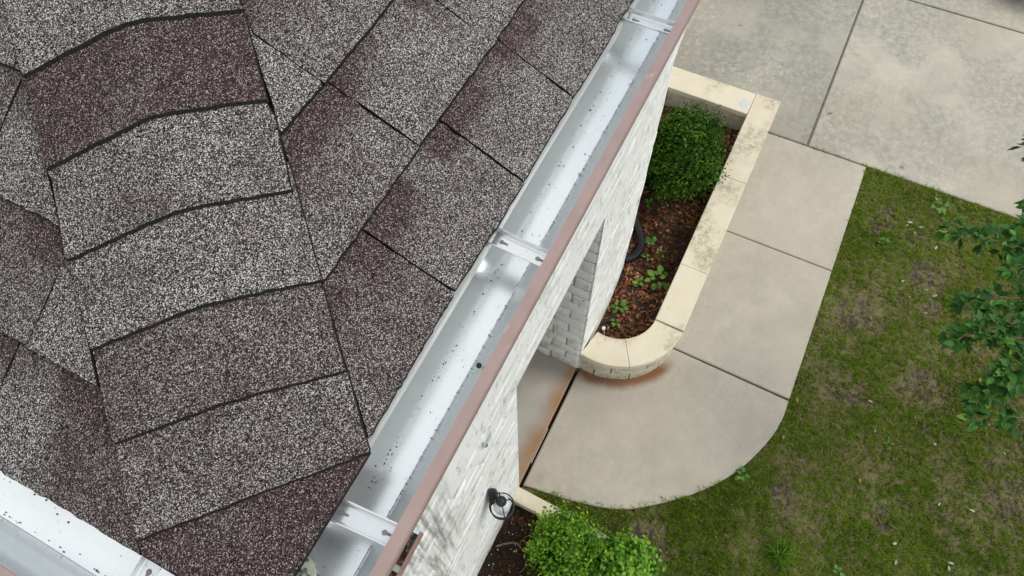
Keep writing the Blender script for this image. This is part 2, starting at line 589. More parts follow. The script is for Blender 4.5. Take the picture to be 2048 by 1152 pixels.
driveway = thing("driveway", (9, -2, 0), "weathered concrete driveway with dark joints", None)
tag(driveway, kind="structure")
slab("paving_slab", [(6.764, -.604), (9.945, -.598), (9.945, 2.6), (6.764, 2.6)], -.1, .002, MDRIVE2, driveway)
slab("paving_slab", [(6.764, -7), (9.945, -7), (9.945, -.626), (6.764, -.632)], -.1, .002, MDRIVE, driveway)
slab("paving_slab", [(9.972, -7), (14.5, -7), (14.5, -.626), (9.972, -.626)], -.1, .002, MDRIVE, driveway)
slab("paving_slab", [(9.972, -.598), (14.5, -.598), (14.5, 2.6), (9.972, 2.6)], -.1, .002, MDRIVE2, driveway)

for a_, b_ in (((6.752, -.628, -.09), (9.95, -.602, -.010)), ((6.746, -1.35, -.09), (6.7645, 1.3, -.012))):
    js = MB(); js.box(a_, b_); js.build("joint_sealant", MSEAL, driveway)
porch = slab("porch_floor", [(1.2, .745), (3.0, .745), (3.0, 2.5), (1.2, 2.5)], -.1, .012, MPORCH, None)
tag(porch, "rust stained concrete floor inside the porch opening", kind="structure")
strip = MB(); strip.box((1.66, .733, -.05), (2.05, .741, .010))
o = strip.build("threshold_strip", MSTRIP, porch)

# ------------------------------------------------------------------ lawn: uneven soil sheet, then blades
WALK_POLY = np.array([(6.752, -1.353)] + CURVE + [(1.40, .8), (6.752, .8)])


def inside(poly, x, y):
    r = np.zeros(x.shape, bool)
    n = len(poly)
    for i in range(n):
        x1, y1 = poly[i]; x2, y2 = poly[(i + 1) % n]
        c = ((y1 > y) != (y2 > y)) & (x < (x2 - x1) * (y - y1) / (y2 - y1 + 1e-12) + x1)
        r ^= c
    return r


DARK = [(6.035, -1.70, .22), (5.97, -2.09, .17), (5.45, -2.31, .22), (4.62, -1.86, .26), (3.80, -1.86, .25), (4.17, -2.50, .19), (4.70, -2.62, .20),
        (3.45, -3.6, .50), (3.57, -3.36, .22), (2.58, -1.52, .17), (1.60, -.52, .16), (1.50, -.78, .2), (4.4, -3.5, .35), (5.1, -2.55, .12), (2.62, -2.45, .12), (1.75, -.28, .12)]
THIN = [(6.2, -1.46, .24), (4.95, -1.95, .35), (4.45, -1.75, .35), (3.75, -1.75, .45), (4.77, -3.1, .5), (5.3, -3.05, .4), (4.2, -2.5, .4), (5.5, -2.4, .3), (4.6, -2.6, .45), (3.1, -2.2, .28),
        (2.4, -1.75, .22), (3.0, -3.3, .5), (1.55, -.6, .3), (2.75, -1.55, .25), (2.1, -1.3, .15), (3.5, -2.9, .3)]


def field(x, y, L):
    f = np.zeros_like(x)
    wob = (fbm(x * 4.5, y * 4.5, 5, 4) - .5) * .62 + (fbm(x * 17, y * 17, 6) - .5) * .16
    for cx, cy, r in L:
        d = np.hypot(x - cx, y - cy) + wob
        f = np.maximum(f, np.clip((r - d) / (r * .55), 0, 1))
    return f


gx, gy = np.meshgrid(np.linspace(-3, 6.755, 300), np.linspace(-9, .72, 300), indexing='ij')
gz = -.034 + (fbm(gx * 3, gy * 3, 3) - .5) * .022 + (fbm(gx * 19, gy * 19, 4) - .5) * .012
near = np.minimum(np.abs(gx - 6.755), 1.0)
gz = np.where(inside(WALK_POLY, gx, gy), -.06, gz)
V = np.stack([gx, gy, gz], -1).reshape(-1, 3)
nx, ny = gx.shape
idx = np.arange(nx * ny).reshape(nx, ny)
F_ = np.stack([idx[:-1, :-1], idx[1:, :-1], idx[1:, 1:], idx[:-1, 1:]], -1).reshape(-1, 4)
lawn = finish("lawn", V, F_.tolist(), MLAWN, None, True)
tag(lawn, "patchy lawn soil with bare and thatched spots", kind="structure")
at_ = lawn.data.attributes.new("bare", 'FLOAT', 'POINT')
at_.data.foreach_set("value", field(gx, gy, DARK).reshape(-1).astype(np.float32))


def quad_mesh(name, Vq, tint, mat, parent=None, kind="stuff"):
    """Vq: (n,4,3) quads; tint: (n,)"""
    n = len(Vq)
    c = Vq.reshape(-1, 3).mean(0)
    me = bpy.data.meshes.new(name)
    me.vertices.add(n * 4); me.loops.add(n * 4); me.polygons.add(n)
    me.vertices.foreach_set("co", (Vq.reshape(-1, 3) - c).astype(np.float32).ravel())
    me.loops.foreach_set("vertex_index", np.arange(n * 4, dtype=np.int32))
    me.polygons.foreach_set("loop_start", np.arange(0, n * 4, 4, dtype=np.int32))
    me.polygons.foreach_set("loop_total", np.full(n, 4, np.int32))
    a = me.attributes.new("tint", 'FLOAT', 'POINT')
    a.data.foreach_set("value", np.repeat(tint, 4).astype(np.float32))
    me.materials.append(mat)
    me.update(calc_edges=True)
    o = bpy.data.objects.new(name, me)
    link(o, parent, c)
    if kind: o["kind"] = kind
    return o


def blades(x, y, z, h, w, tint, lean):
    n = len(x)
    a = rng.uniform(0, 2 * np.pi, n); b = rng.uniform(0, 2 * np.pi, n)
    p = np.stack([x, y, z], -1)
    side = np.stack([np.cos(a), np.sin(a), 0 * a], -1) * (w / 2)[:, None]
    tip = np.stack([np.cos(b) * lean, np.sin(b) * lean, np.sqrt(np.maximum(.05, 1 - lean ** 2))], -1) * h[:, None]
    mid = tip * .55 + np.array([0, 0, .12]) * h[:, None]
    q = np.stack([p - side, p + side, p + mid + side * .8, p + tip], 1)
    return q


N = 78000                                   # tufts, each a spray of blades from one crown
tx = rng.uniform(.35, 6.765, N); ty = rng.uniform(-4.6, .55, N)
bare = field(tx, ty, DARK); thin = field(tx, ty, THIN)
dens = .80 + 1.3 * (fbm(tx * 2.1, ty * 2.1, 21) - .42) + .5 * (fbm(tx * 9, ty * 9, 33) - .5)
dens = np.clip(dens, .16, 1) * (1 - .80 * bare) * (1 - .45 * thin)
keep = (rng.random(N) < dens) & ~inside(WALK_POLY, tx + rng.normal(0, .014, N), ty + rng.normal(0, .014, N)) & ~((tx < 1.38) & (ty > -.62))
tx = tx[keep]; ty = ty[keep]; nt = len(tx)
tt_ = np.clip(.10 + .70 * fbm(tx * 2.6, ty * 2.6, 8) + rng.normal(0, .20, nt), 0, .8)
tdry = rng.random(nt) < (.06 + .24 * field(tx, ty, THIN) + .16 * (fbm(tx * 4, ty * 4, 77) > .56))
tt_ = np.where(tdry, rng.uniform(.76, 1, nt), tt_)
tsz = rng.uniform(.6, 1.35, nt)
per = 10
x = np.repeat(tx, per) + rng.normal(0, .007, nt * per); y = np.repeat(ty, per) + rng.normal(0, .007, nt * per); n = nt * per
hh = rng.uniform(.020, .050, n) * np.repeat(tsz, per) * np.where((x < 2.3) & (y > -1.3), 1.6, 1.0) * np.where(x > 6.6, 1.35, 1)
tn = np.clip(np.repeat(tt_, per) + rng.normal(0, .08, n), 0, 1)
grass = quad_mesh("lawn_grass", blades(x, y, np.full(n, -.032), hh, rng.uniform(.0055, .0095, n), tn, rng.uniform(.35, .95, n)), tn, GRASS)
tag(grass, "short patchy green grass mixed with dry blades", "grass", kind="stuff")

# ------------------------------------------------------------------ house: walls
house = thing("house", (3, 2, 0), "limewashed house with brown shingle hip roof and porch opening", "house")
WX = [-1.5, 0, 1.37, 2.77, 3.6, 4.1, 4.5, 5.0, 5.5, 6.23, 6.83, 7.16, 7.66, 8.6, 10.0]
WY = [.73, .73, .73, .73, .732, .775, .845, .945, 1.065, 1.21, 1.30, 1.355, 1.41, 1.50, 1.62]
OP0, OP1, OPZ = 1.37, 2.772, 2.84
CH, BL = .155, .31


def wy(xx): return float(np.interp(xx, WX, WY))


wall = MB()
xs = sorted(set(WX + [5.25, 4.3, 4.75, 5.85]))
for a, b in zip(xs[:-1], xs[1:]):
    z0 = OPZ if (a >= OP0 - 1e-6 and b <= OP1 + .003) else -.07
    ya, yb = wy(a), wy(b)
    wall.add([(a, ya - .0068, z0), (b, yb - .0068, z0), (b, yb - .0068, 6.06), (a, ya - .0068, 6.06), (a, ya + .2, z0), (b, yb + .2, z0), (b, yb + .2, 6.06), (a, ya + .2, 6.06)],
             [(0, 1, 2, 3), (4, 7, 6, 5), (0, 4, 5, 1), (3, 2, 6, 7)])
wall_o = wall.build("wall", MLIME, house)
pw = MB()      # porch recess: jambs, back wall, ceiling
pw.box((OP1 + .006, .935, -.07), (OP1 + .2, 2.4, OPZ + .1))
pw.add([(OP1 + .006, .74, -.07), (OP1 + .006, .935, -.07), (OP1 + .006, .935, OPZ), (OP1 + .006, .74, OPZ)], [(0, 3, 2, 1)])
pw.box((OP0 - .2, .74, -.07), (OP0 - .006, 2.4, OPZ + .1))
pw.box((OP0 - .2, 2.403, -.07), (OP1 + .2, 2.55, OPZ + .1))
pw.box((OP0 - .003, .94, OPZ), (OP1 + .003, 2.4, OPZ + .09))
porch_wall = pw.build("porch_wall", MMORTAR, house)


def brick_mesh(seed, L=BL - .014, Hh=CH - .014, D=.03):
    """rounded, uneven block; local x along wall, y depth (front at -y), z up"""
    r = np.random.default_rng(seed)
    nxs, nzs = 5, 3
    vs = []; fs = []
    px = [-L / 2, -L / 2 + .016, 0, L / 2 - .016, L / 2]; pz = [-Hh / 2, -Hh / 2 + .014, Hh / 2 - .014, Hh / 2]
    for i, a in enumerate(px):
        for j, b in enumerate(pz):
            e = (i in (0, 4)) + (j in (0, 3))
            vs.append((a + r.normal(0, .003), -D + (.0045 * e) + r.normal(0, .0016), b + r.normal(0, .0028)))
    n1 = len(vs)
    for i in range(4):
        for j in range(3):
            fs.append((i * 4 + j, (i + 1) * 4 + j, (i + 1) * 4 + j + 1, i * 4 + j + 1))
    ring = [i * 4 for i in range(5)] + [16 + j for j in range(1, 4)] + [i * 4 + 3 for i in range(3, -1, -1)] + [j for j in range(2, 0, -1)]
    for q in ring: vs.append((vs[q][0], .004, vs[q][2]))
    m = len(ring)
    for a in range(m):
        b = (a + 1) % m
        fs.append((ring[b], ring[a], n1 + a, n1 + b))
    return np.array(vs), fs


BRK = [brick_mesh(100 + i) for i in range(7)]
BRM = []
for vs, fs in BRK:
    me = bpy.data.meshes.new("brick"); me.from_pydata([tuple(v) for v in vs], [], fs); me.materials.append(MLIME)
    me.polygons.foreach_set("use_smooth", [True] * len(me.polygons)); BRM.append(me)
HALF = [brick_mesh(200 + i, BL / 2 - .014) for i in range(3)]
HBM = []
for vs, fs in HALF:
    me = bpy.data.meshes.new("brick"); me.from_pydata([tuple(v) for v in vs], [], fs); me.materials.append(MLIME)
    me.polygons.foreach_set("use_smooth", [True] * len(me.polygons)); HBM.append(me)

spots = []
for c in range(0, 39):
    z = c * CH + CH / 2
    x = -1.45 + (BL / 2 if c % 2 else 0)
    while x < 9.7:
        xc = x + BL / 2
        in_open = (xc + BL / 2 > OP0 + .004) and (xc - BL / 2 < OP1 - .004) and z - CH / 2 < OPZ - .02
        if not in_open:
            d = math.dist((xc, wy(xc), z), (0, 0, 7))
            ang = math.atan2(wy(xc + .1) - wy(xc - .1), .2)
            vis = (z < 3.9) and (xc > .1)
            spots.append((0 if vis else 1, d, xc, z, ang, 0))
        elif xc - BL / 2 < OP0 - .05:
            w = OP0 - (xc - BL / 2)
            spots.append((0, 5, OP0 - w / 2, z, 0, w))
        elif xc + BL / 2 > OP1 + .05:
            w = xc + BL / 2 - OP1
            spots.append((0, 5, OP1 + w / 2, z, 0, w))
        x += BL
spots.sort(key=lambda s: s[:2])
rest = MB()
for i, (vis, d, xc, z, ang, w) in enumerate(spots):
    k = random.randrange(7)
    pr = random.uniform(-.0045, .0022)
    yc = wy(xc) + .002 - pr
    sx = (w - .012) / (BL - .014) if w else random.uniform(.97, 1.005)
    if i < 250:
        o = copy_at(None, "brick", wall_o, (xc, yc + .02, z), (0, random.uniform(-.008, .008), ang + random.uniform(-.008, .008)), (sx, 1, random.uniform(.97, 1.02)), BRM[k])
    else:
        vs, fs = BRK[k]
        ca, sa = math.cos(ang), math.sin(ang)
        rest.add([(xc + (v[0] * sx) * ca - v[1] * sa, yc + .02 + (v[0] * sx) * sa + v[1] * ca, z + v[2]) for v in vs], fs)
ro = rest.build("brickwork", MLIME, wall_o, True)
ro["kind"] = "stuff"
# jamb of the porch opening facing -x: bricks turned into the recess
for c in range(0, 19):
    z = c * CH + CH / 2
    if z > OPZ: break
    y0 = .736
    first = True
    while y0 < 1.75:
        L = (BL / 2 if (c % 2 and first) else BL)
        first = False
        me = HBM[random.randrange(3)] if L < BL else BRM[random.randrange(7)]
        copy_at(None, "brick", porch_wall, (OP1 + .024 + random.uniform(-.003, .003), y0 + L / 2, z), (0, 0, -math.pi / 2), (1, 1, 1), me)
        y0 += L

soff = MB(); soff.box((-.045, .325, 6.055), (9.9, 1.75, 6.068)); soff.box((-.045, .325, 6.055), (-.01, 2.7, 6.068))
soff.build("soffit", MWOOD, house)
fas = MB(); fas.box((-.048, .302, 6.05), (9.9, .322, 6.185)); fas.box((-.048, .3225, 6.05), (-.028, 2.7, 6.185))
fas.build("fascia", MMAUVED, house)
wl2 = MB(); wl2.box((-.0, .74, 4.6), (.2, 2.7, 6.05))

# ------------------------------------------------------------------ roof: each shingle is its own piece
M_ = .55
CS = 1 / math.hypot(1, M_); SN = M_ * CS
EX, EY, EZ = -.081, .271, 6.19
EXP = .1425
XMAX, YMAX, NC = 2.4, 2.2, 9
deck = MB()
top = NC * EXP
a = (EX + .02, EY + .02, EZ - .004)
def rp(u, v, h=0):   # right plane: u = world x, v = upslope
    return (u, EY + v * CS - h * SN, EZ + v * SN + h * CS)
def lp(u, v, h=0):   # left plane: u = world y
    return (EX + v * CS - h * SN, u, EZ + v * SN + h * CS)
hx = EX + top * CS; hy = EY + top * CS
deck.add([rp(EX + .10, .06, -.065), rp(XMAX, .06, -.065), rp(XMAX, top, -.065), rp(hx, top, -.065)], [(0, 1, 2, 3)])
deck.add([lp(EY + .10, .06, -.065), lp(YMAX, .06, -.065), lp(YMAX, top, -.065), lp(hy, top, -.065)], [(3, 2, 1, 0)])
deck.add([rp(EX + .25, .004, -.002), rp(XMAX, .004, -.002), rp(XMAX, top, -.002), rp(hx + .25, top, -.002)], [(0, 1, 2, 3)])
deck.add([lp(EY + .18, .004, -.002), lp(YMAX, .004, -.002), lp(YMAX, top, -.002), lp(hy + .18, top, -.002)], [(3, 2, 1, 0)])
roof = deck.build("roof", MDECK, house)


def band_fn(seed, base, band, u0, u1):
    r = random.Random(seed)
    cuts = [u0]
    while cuts[-1] < u1: cuts.append(cuts[-1] + r.uniform(.045, .11))
    ks = [r.uniform(.15, 1.0) for _ in cuts]
    ks[0] = 1.0
    if len(ks) > 1: ks[-1] = ks[-2] = 1.0
    b2 = [r.uniform(-.10, .10) for _ in cuts]
    def f(u, v):
        i = 0
        while i < len(cuts) - 1 and u > cuts[i + 1]: i += 1
        t = max(0, min(1, (v / EXP - .50) / .42))
        return base + b2[i] * .6 + band * ks[i] * t * t * (3 - 2 * t)
    return f


def shingle(u0, u1, k, fn_map, hip, fn, thick, lift=0.0, seed=0):
    v0, v1 = k * EXP, (k + 1) * EXP + .03
    r = random.Random(seed)
    bm = bmesh.new()
    nu = max(2, int((u1 - u0) / .013)); vt = [0, .004, .03, .06, .085, .10, .115, .13, EXP, EXP + .03]
    ph = r.uniform(0, 50)
    rows = []
    jl = [r.gauss(0, .0008) for _ in vt]; jr = [r.gauss(0, .0008) for _ in vt]
    edge = [r.gauss(0, .0006) for _ in range(nu + 1)]
    skew = r.gauss(0, .002)
    for j, dv in enumerate(vt):
        lo = max(u0, hip(v0 + dv) + (.2145 if fn_map is rp else .1450)); hi = max(u1, lo + .002)
        row = []
        for i in range(nu + 1):
            u = lo + (hi - lo) * i / nu
            if i == 0: u += jl[j]
            if i == nu: u += jr[j]
            vv = v0 + dv + (edge[i] + skew * (i / nu - .5) if j == 0 else 0)
            h = .0105 - .0055 * dv / EXP + lift * (1 - min(1, dv / EXP)) + .0006 * math.sin(u * 37 + ph)
            row.append(bm.verts.new((u, vv, h)))
        rows.append(row)
    for j in range(len(vt) - 1):
        for i in range(nu):
            bm.faces.new((rows[j][i], rows[j][i + 1], rows[j + 1][i + 1], rows[j + 1][i]))
    bmesh.ops.remove_doubles(bm, verts=bm.verts, dist=1e-6)
    return solid_shingle(bm, thick, fn_map, fn, v0)


def solid_shingle(bm, thick, fn_map, fn, v0, name="shingle", lip=.0030):
    bm.normal_update()
    base = list(bm.faces)
    # the asphalt body shows a little beyond the granule face along every cut edge
    outward = {}
    for e_ in bm.edges:
        if len(e_.link_faces) == 1:
            c_ = e_.link_faces[0].calc_center_median(); mid = (e_.verts[0].co + e_.verts[1].co) / 2
            t_ = (e_.verts[1].co - e_.verts[0].co); n_ = Vector((t_.y, -t_.x)).normalized()
            if n_.dot(Vector((mid.x - c_.x, mid.y - c_.y))) < 0: n_ = -n_
            for v in e_.verts:
                k_ = (round(v.co.x, 7), round(v.co.y, 7))
                outward[k_] = outward.get(k_, Vector((0, 0))) + n_
    for k_ in outward: outward[k_] = outward[k_].normalized() if outward[k_].length > 1e-6 else outward[k_]
    if sum(f.normal.z for f in base) < 0: bmesh.ops.reverse_faces(bm, faces=base)
    ret = bmesh.ops.extrude_face_region(bm, geom=base, use_keep_orig=True)
    tops = set(base)
    newv = [g for g in ret["geom"] if isinstance(g, bmesh.types.BMVert)]
    for v in newv:
        q = outward.get((round(v.co.x, 7), round(v.co.y, 7)))
        if q is not None: v.co.x += q[0] * lip * (.35 if name == 'shingle' else 1); v.co.y += q[1] * lip
    # extruded copy becomes the underside
    for v in newv: v.co.z -= thick
    bm.normal_update()
    lay = bm.verts.layers.float.new("blend")
    for f in bm.faces:
        f.material_index = 0 if f in tops else 1
        f.smooth = False
    for v in bm.verts: v[lay] = fn(v.co.x, v.co.y - v0)
    for v in bm.verts: v.co = fn_map(v.co.x, v.co.y, v.co.z)
    bmesh.ops.recalc_face_normals(bm, faces=bm.faces)
    return from_bm(name, bm, [MG, MASP], roof)


def courses(fn_map, hip, joints, umax, seed):
    r = random.Random(seed)
    for k in range(NC):
        js = [(u, None) for u in joints.get(k, [])]
        spec = joints.get(k)
        cur = hip(k * EXP) - .0
        bounds = list(spec["u"]) if spec else []
        tones = list(spec["t"]) if spec else []
        last = bounds[-1] if bounds else cur
        if not bounds:
            bounds = [cur + r.uniform(.10, .2)]; last = bounds[-1]
        while last < umax:
            last += r.uniform(.15, .24); bounds.append(last)
        lo = hip(k * EXP)
        for i, b in enumerate(bounds):
            hi = min(b, umax)
            if hi - lo > .02:
                base, band = tones[i] if i < len(tones) else (r.choice([.12, .2, .28, .45, .75]), r.uniform(.2, .7))
                fn = band_fn(seed * 1000 + k * 50 + i, base, band, lo, hi)
                if fn_map is lp and k == 0 and i == 0:
                    # blend changes from maroon to pale along this one strip
                    fn = lambda u, v, f0=fn: f0(u, v) + .72 * max(0.0, min(1.0, (.600 + .25 * (v - .07) - u) / .035))
                shingle(lo + .0013, hi - .0013, k, fn_map, hip, fn, r.uniform(.0042, .0058), r.choice([0, 0, .0012, .002]), seed * 77 + k * 31 + i)
            lo = hi
            if hi >= umax: break


hipR = lambda v: EX + v * CS
hipL = lambda v: EY + v * CS
RJ = {0: dict(u=[.343, .539, .71, .884, 1.06], t=[(.55, .6), (.26, 1.05), (.20, 1.05), (.26, 1.0), (.28, .8), (.2, .6)]),
      1: dict(u=[.483, .694, .90], t=[(.30, 1.15), (.16, 1.05), (.14, .95), (.2, .6)]),
      2: dict(u=[.474, .70, .93], t=[(-.10, .25), (.20, .65), (.2, .6), (.2, .6)]),
      3: dict(u=[.52, .74], t=[(.2, .3), (.2, .4), (.15, .4)])}
LJ = {0: dict(u=[.664, .88], t=[(.0, .8), (.30, .7), (.2, .5)]),
      1: dict(u=[.645, .86], t=[(-.06, .9), (.46, .65), (.2, .5)]),
      2: dict(u=[.79, 1.01], t=[(-.04, .95), (.10, .5), (.2, .5)]),
      3: dict(u=[.80, 1.05], t=[(.1, .5), (.15, .6), (.2, .5)])}
courses(rp, hipR, RJ, XMAX, 1)
courses(lp, hipL, LJ, YMAX, 2)

# hip caps: bent pieces down the hip, each overlapping the one below
R2 = math.sqrt(2)
UR = [.158, .2635, .3546, .4583, .5640, .6728, .7842]
UL = [.146, .2474, .3461, .4445, .5428, .6431, .7498]
for i in range(7): UR.append(UR[-1] + .109); UL.append(UL[-1] + .107)
CT = [(1.0, .15), (.46, .15), (.68, .15), (.22, .2), (.34, .35), (1.0, .15), (.12, .2), (.5, .1), (.2, .1), (.7, .1), (.15, .1), (.4, .1), (.85, .1), (.2, .1)]
WR, WLft = .153, .103
W0 = .028


def crest(w):
    e = lambda q: math.sqrt((q - W0) ** 2 + .015 ** 2)
    lim = -WLft if w < W0 else WR
    return max(0.0, (e(lim) - e(w)) / (e(lim) - .015))


def hip_map(u, w, h):
    """blunted hip: a chord between the two roof planes with a low rounded crest that flattens towards the eave"""
    cx = (u / R2) - (EY - EX) / 2 + w / R2
    cy = (u / R2) + (EY - EX) / 2 - w / R2
    zh = EZ + M_ * ((u - (EX + EY) / R2) / R2)
    t = (w + WLft) / (WR + WLft)
    chord = zh - M_ / R2 * (WLft + (WR - WLft) * t)
    chord = max(chord, EZ - .005)
    amp = float(np.interp(u, [.18, .255, .35, .451, .553, .658, .767], [.0015, .003, .0155, .021, .0235, .0275, .0275]))
    return (cx, cy, chord + amp * crest(w) + h)


for k in range(len(UR) - 1, -1, -1):
    r = random.Random(900 + k)
    bm = bmesh.new()
    nw = 22
    length = .107 + .035
    vt = [0, .004, .03, .06, .09, .107, length]
    if k == 0: vt = [-.12, -.09, -.06, -.03, 0, .03, .06, .09, .107, length + .02]
    rows = []
    jr = [r.gauss(0, .0010) for _ in vt]
    edge = [r.gauss(0, .0005) for _ in range(nw + 1)]
    wr = WR + r.gauss(0, .0015); wlf = WLft + r.gauss(0, .0015)
    for j, dv in enumerate(vt):
        row = []
        for i in range(nw + 1):
            t = i / nw
            w = -wlf + (wr + wlf) * t
            if i in (0, nw): w += jr[j]
            u = UL[k] + (UR[k] - UL[k]) * t + dv + (edge[i] if j == 0 else 0)
            h = .0188 - .0050 * max(0, dv) / .107
            row.append(bm.verts.new((u, w, h)))
        rows.append(row)
    for j in range(len(vt) - 1):
        for i in range(nw):
            bm.faces.new((rows[j][i + 1], rows[j][i], rows[j + 1][i], rows[j + 1][i + 1]))
    if k == 0:
        # trimmed along both eaves
        def plane(px, py, nxx, nyy):
            # point/normal in plan -> (u,w) space
            pu = (px + py) / R2; pwv = ((px - py) + (EY - EX)) / R2
            nu_ = (nxx + nyy) / R2; nw_ = (nxx - nyy) / R2
            bmesh.ops.bisect_plane(bm, geom=bm.verts[:] + bm.edges[:] + bm.faces[:], plane_co=(pu, pwv, 0), plane_no=(nu_, nw_, 0), clear_inner=True)
        plane(0, .255, 0, 1)
        plane(-.084, 0, 1, 0)
    b0, bd = CT[k]
    fn = lambda u, w, b0=b0, bd=bd, k=k: b0 + bd * (vnoise(u * 30 + k * 9, w * 14) - .5) * 2
    o = solid_shingle(bm, .0040, hip_map, fn, 0.0, "hip_cap_shingle", .0015)


# ------------------------------------------------------------------ gutters
PROF = [(0, -.004), (0, -.052), (.002, -.058), (.006, -.061), (.008, -.0612), (.010, -.0613), (.028, -.0615), (.045, -.0615), (.062, -.0615), (.082, -.0613), (.0835, -.0612), (.0845, -.0605), (.086, -.058), (.0865, -.057), (.092, -.046), (.0925, -.045), (.105, -.027), (.1055, -.026), (.112, -.013), (.1125, -.003)]
LIPP = [(.1125, -.003), (.1125, .0004), (.1275, .0004), (.1290, -.003), (.1290, -.014), (.1245, -.022), (.1165, -.030), (.1045, -.048), (.0985, -.060), (.090, -.0665), (0, -.0670), (-.001, -.005)]


def gutter(parent, fmap, u0, u1, mitre, mats, wob=.0003, du=.04, names=("trough", "front_face")):
    """profile swept along u; mitre(o) gives the start of the run at that offset"""
    for nm, prof, mat in ((names[0], PROF, mats[0]), (names[1], LIPP, mats[1])):
        n = max(2, int((u1 - u0) / du)); vs = []; fs = []
        for i in range(n + 1):
            for (o_, z) in prof:
                s = mitre(o_) if mitre else u0
                u = s + (u1 - s) * i / n
                dz = (vnoise(u * 5 + 3, o_ * 30, 9) - .5) * 2 * wob if nm == names[0] and .008 < o_ < .083 else 0
                vs.append(fmap(u, o_, z + float(dz)))
        m = len(prof)
        for i in range(n):
            for j in range(m - 1):
                fs.append((i * m + j, (i + 1) * m + j, (i + 1) * m + j + 1, i * m + j + 1))
        o = finish(nm, vs, fs, mat, parent)
        for p in o.data.polygons: p.use_smooth = nm == names[0]


FY, FX, GZ = .300, -.050, 6.19
gR = thing("gutter", (1.0, .236, 6.10), "long silver rain gutter with mauve lip below the right roof slope", "gutter", "roof gutters")
gmapR = lambda u, o_, z: (u, FY - o_, GZ + z)
gutter(gR, gmapR, 0, 9.8, lambda o_: FX - o_, (MALU, MMAUVE))
gL = thing("gutter", (-.114, 1.0, 6.10), "short stretch of clean silver gutter in the bottom left corner", "gutter", "roof gutters")
gmapL = lambda u, o_, z: (FX - o_, u, GZ + z)
gutter(gL, gmapL, 0, 2.7, lambda o_: FY - o_, (MALU, MMAUVE))
# drip edge flashing: tucked under the shingles, turned down into the trough
de = MB()
n = 120
for i in range(n):
    a = .12 + 9.68 * i / n; b = .12 + 9.68 * (i + 1) / n
    wa = float(vnoise(a * 9, 0, 4) - .5) * .002; wb = float(vnoise(b * 9, 0, 4) - .5) * .002
    de.add([(a, .300, GZ - .003), (b, .300, GZ - .003), (b, .2660 + wb, GZ - .008), (a, .2660 + wa, GZ - .008), (b, .2655 + wb, GZ - .020), (a, .2655 + wa, GZ - .020)], [(0, 3, 2, 1), (3, 5, 4, 2)])
de.build("drip_edge", MDRIP, gR)
de = MB()
de.add([(-.05, .47, GZ - .003), (-.05, 2.7, GZ - .003), (-.068, 2.7, GZ - .008), (-.068, .47, GZ - .008), (-.0685, 2.7, GZ - .02), (-.0685, .47, GZ - .02)], [(0, 1, 2, 3), (3, 2, 4, 5)])
de.build("drip_edge", MDRIP, gL)


def hanger(parent, fmap, u, skew=0.0, w=.0235, o0=.0, o1=.1165, z=-.010, mat=MHANG, keys=True):
    m = MB()
    # channel section across its width: flanges turned up on both sides
    sec = [(-w / 2 - .0012, .0070), (-w / 2, .0072), (-w / 2 + .0012, .0008), (-w / 2 + .003, .0), (w / 2 - .0025, .0), (w / 2 - .001, .0012), (w / 2 + .0005, .0088), (w / 2 + .002, .0085)]
    offs = [o0, o0 + .012, o0 + .03, .06, .09, o1]
    vs = []; fs = []
    for o_ in offs:
        dip = -.010 * max(0, 1 - (o_ - o0) / .03) ** 2
        for (du, dz) in sec: vs.append(fmap(u + du + skew * (o_ - .06), o_, z + dz + dip))
    k = len(sec)
    for i in range(len(offs) - 1):
        for j in range(k - 1): fs.append((i * k + j, i * k + j + 1, (i + 1) * k + j + 1, (i + 1) * k + j))
    m.add(vs, fs)
    h = m.build("hanger", mat, parent)
    if keys:
        for oc in (.047, .102):
            q = MB()
            pts = []
            for a in range(12):
                an = math.pi * (.22 + 1.56 * a / 11) + math.pi
                pts.append((oc - .0032 * math.cos(an - math.pi) * -1 * -1, .0032 * math.sin(an - math.pi)))
            pts = [(oc + .0032 * math.cos(math.radians(35 + 290 * a / 11)), .0032 * math.sin(math.radians(35 + 290 * a / 11))) for a in range(12)]
            pts += [(oc + .0095, -.0012), (oc + .0095, .0012)]
            vs = [fmap(u + b_ + skew * (a_ - .06), a_, z + .0006) for a_, b_ in pts]
            q.add(vs, [tuple(range(len(vs)))])
            q.build("keyhole", MKEY, h)
    return h


for u, sk in ((.050, .06), (.447, -.04), (.926, .0), (1.42, 0), (1.95, 0), (2.5, .02)):
    hanger(gR, gmapR, u, sk)
for u, sk in ((.405, -.1), (.95, 0), (1.5, 0)):
    hanger(gL, gmapL, u, sk)
sc_ = MB(); sc_.lathe([(.0038, 0), (.0038, .002), (.0018, .0035)], (.281, .2015, GZ - .030), 10); sc_.build("screw", MBLACK, gR)

# grit washed off the shingles
def grit(name, pts, parent=None):
    m = MB()
    for (x, y, z, r_) in pts:
        a0 = random.uniform(0, 6)
        vs = [(x + r_ * math.cos(a0 + 6.283 * i / 5) * random.uniform(.7, 1.2), y + r_ * math.sin(a0 + 6.283 * i / 5) * random.uniform(.7, 1.2), z) for i in range(5)] + [(x, y, z + r_ * .9)]
        m.add(vs, [(i, (i + 1) % 5, 5) for i in range(5)])
    o = m.build(name, MGRIT, parent)
    o["kind"] = "stuff"
    return o


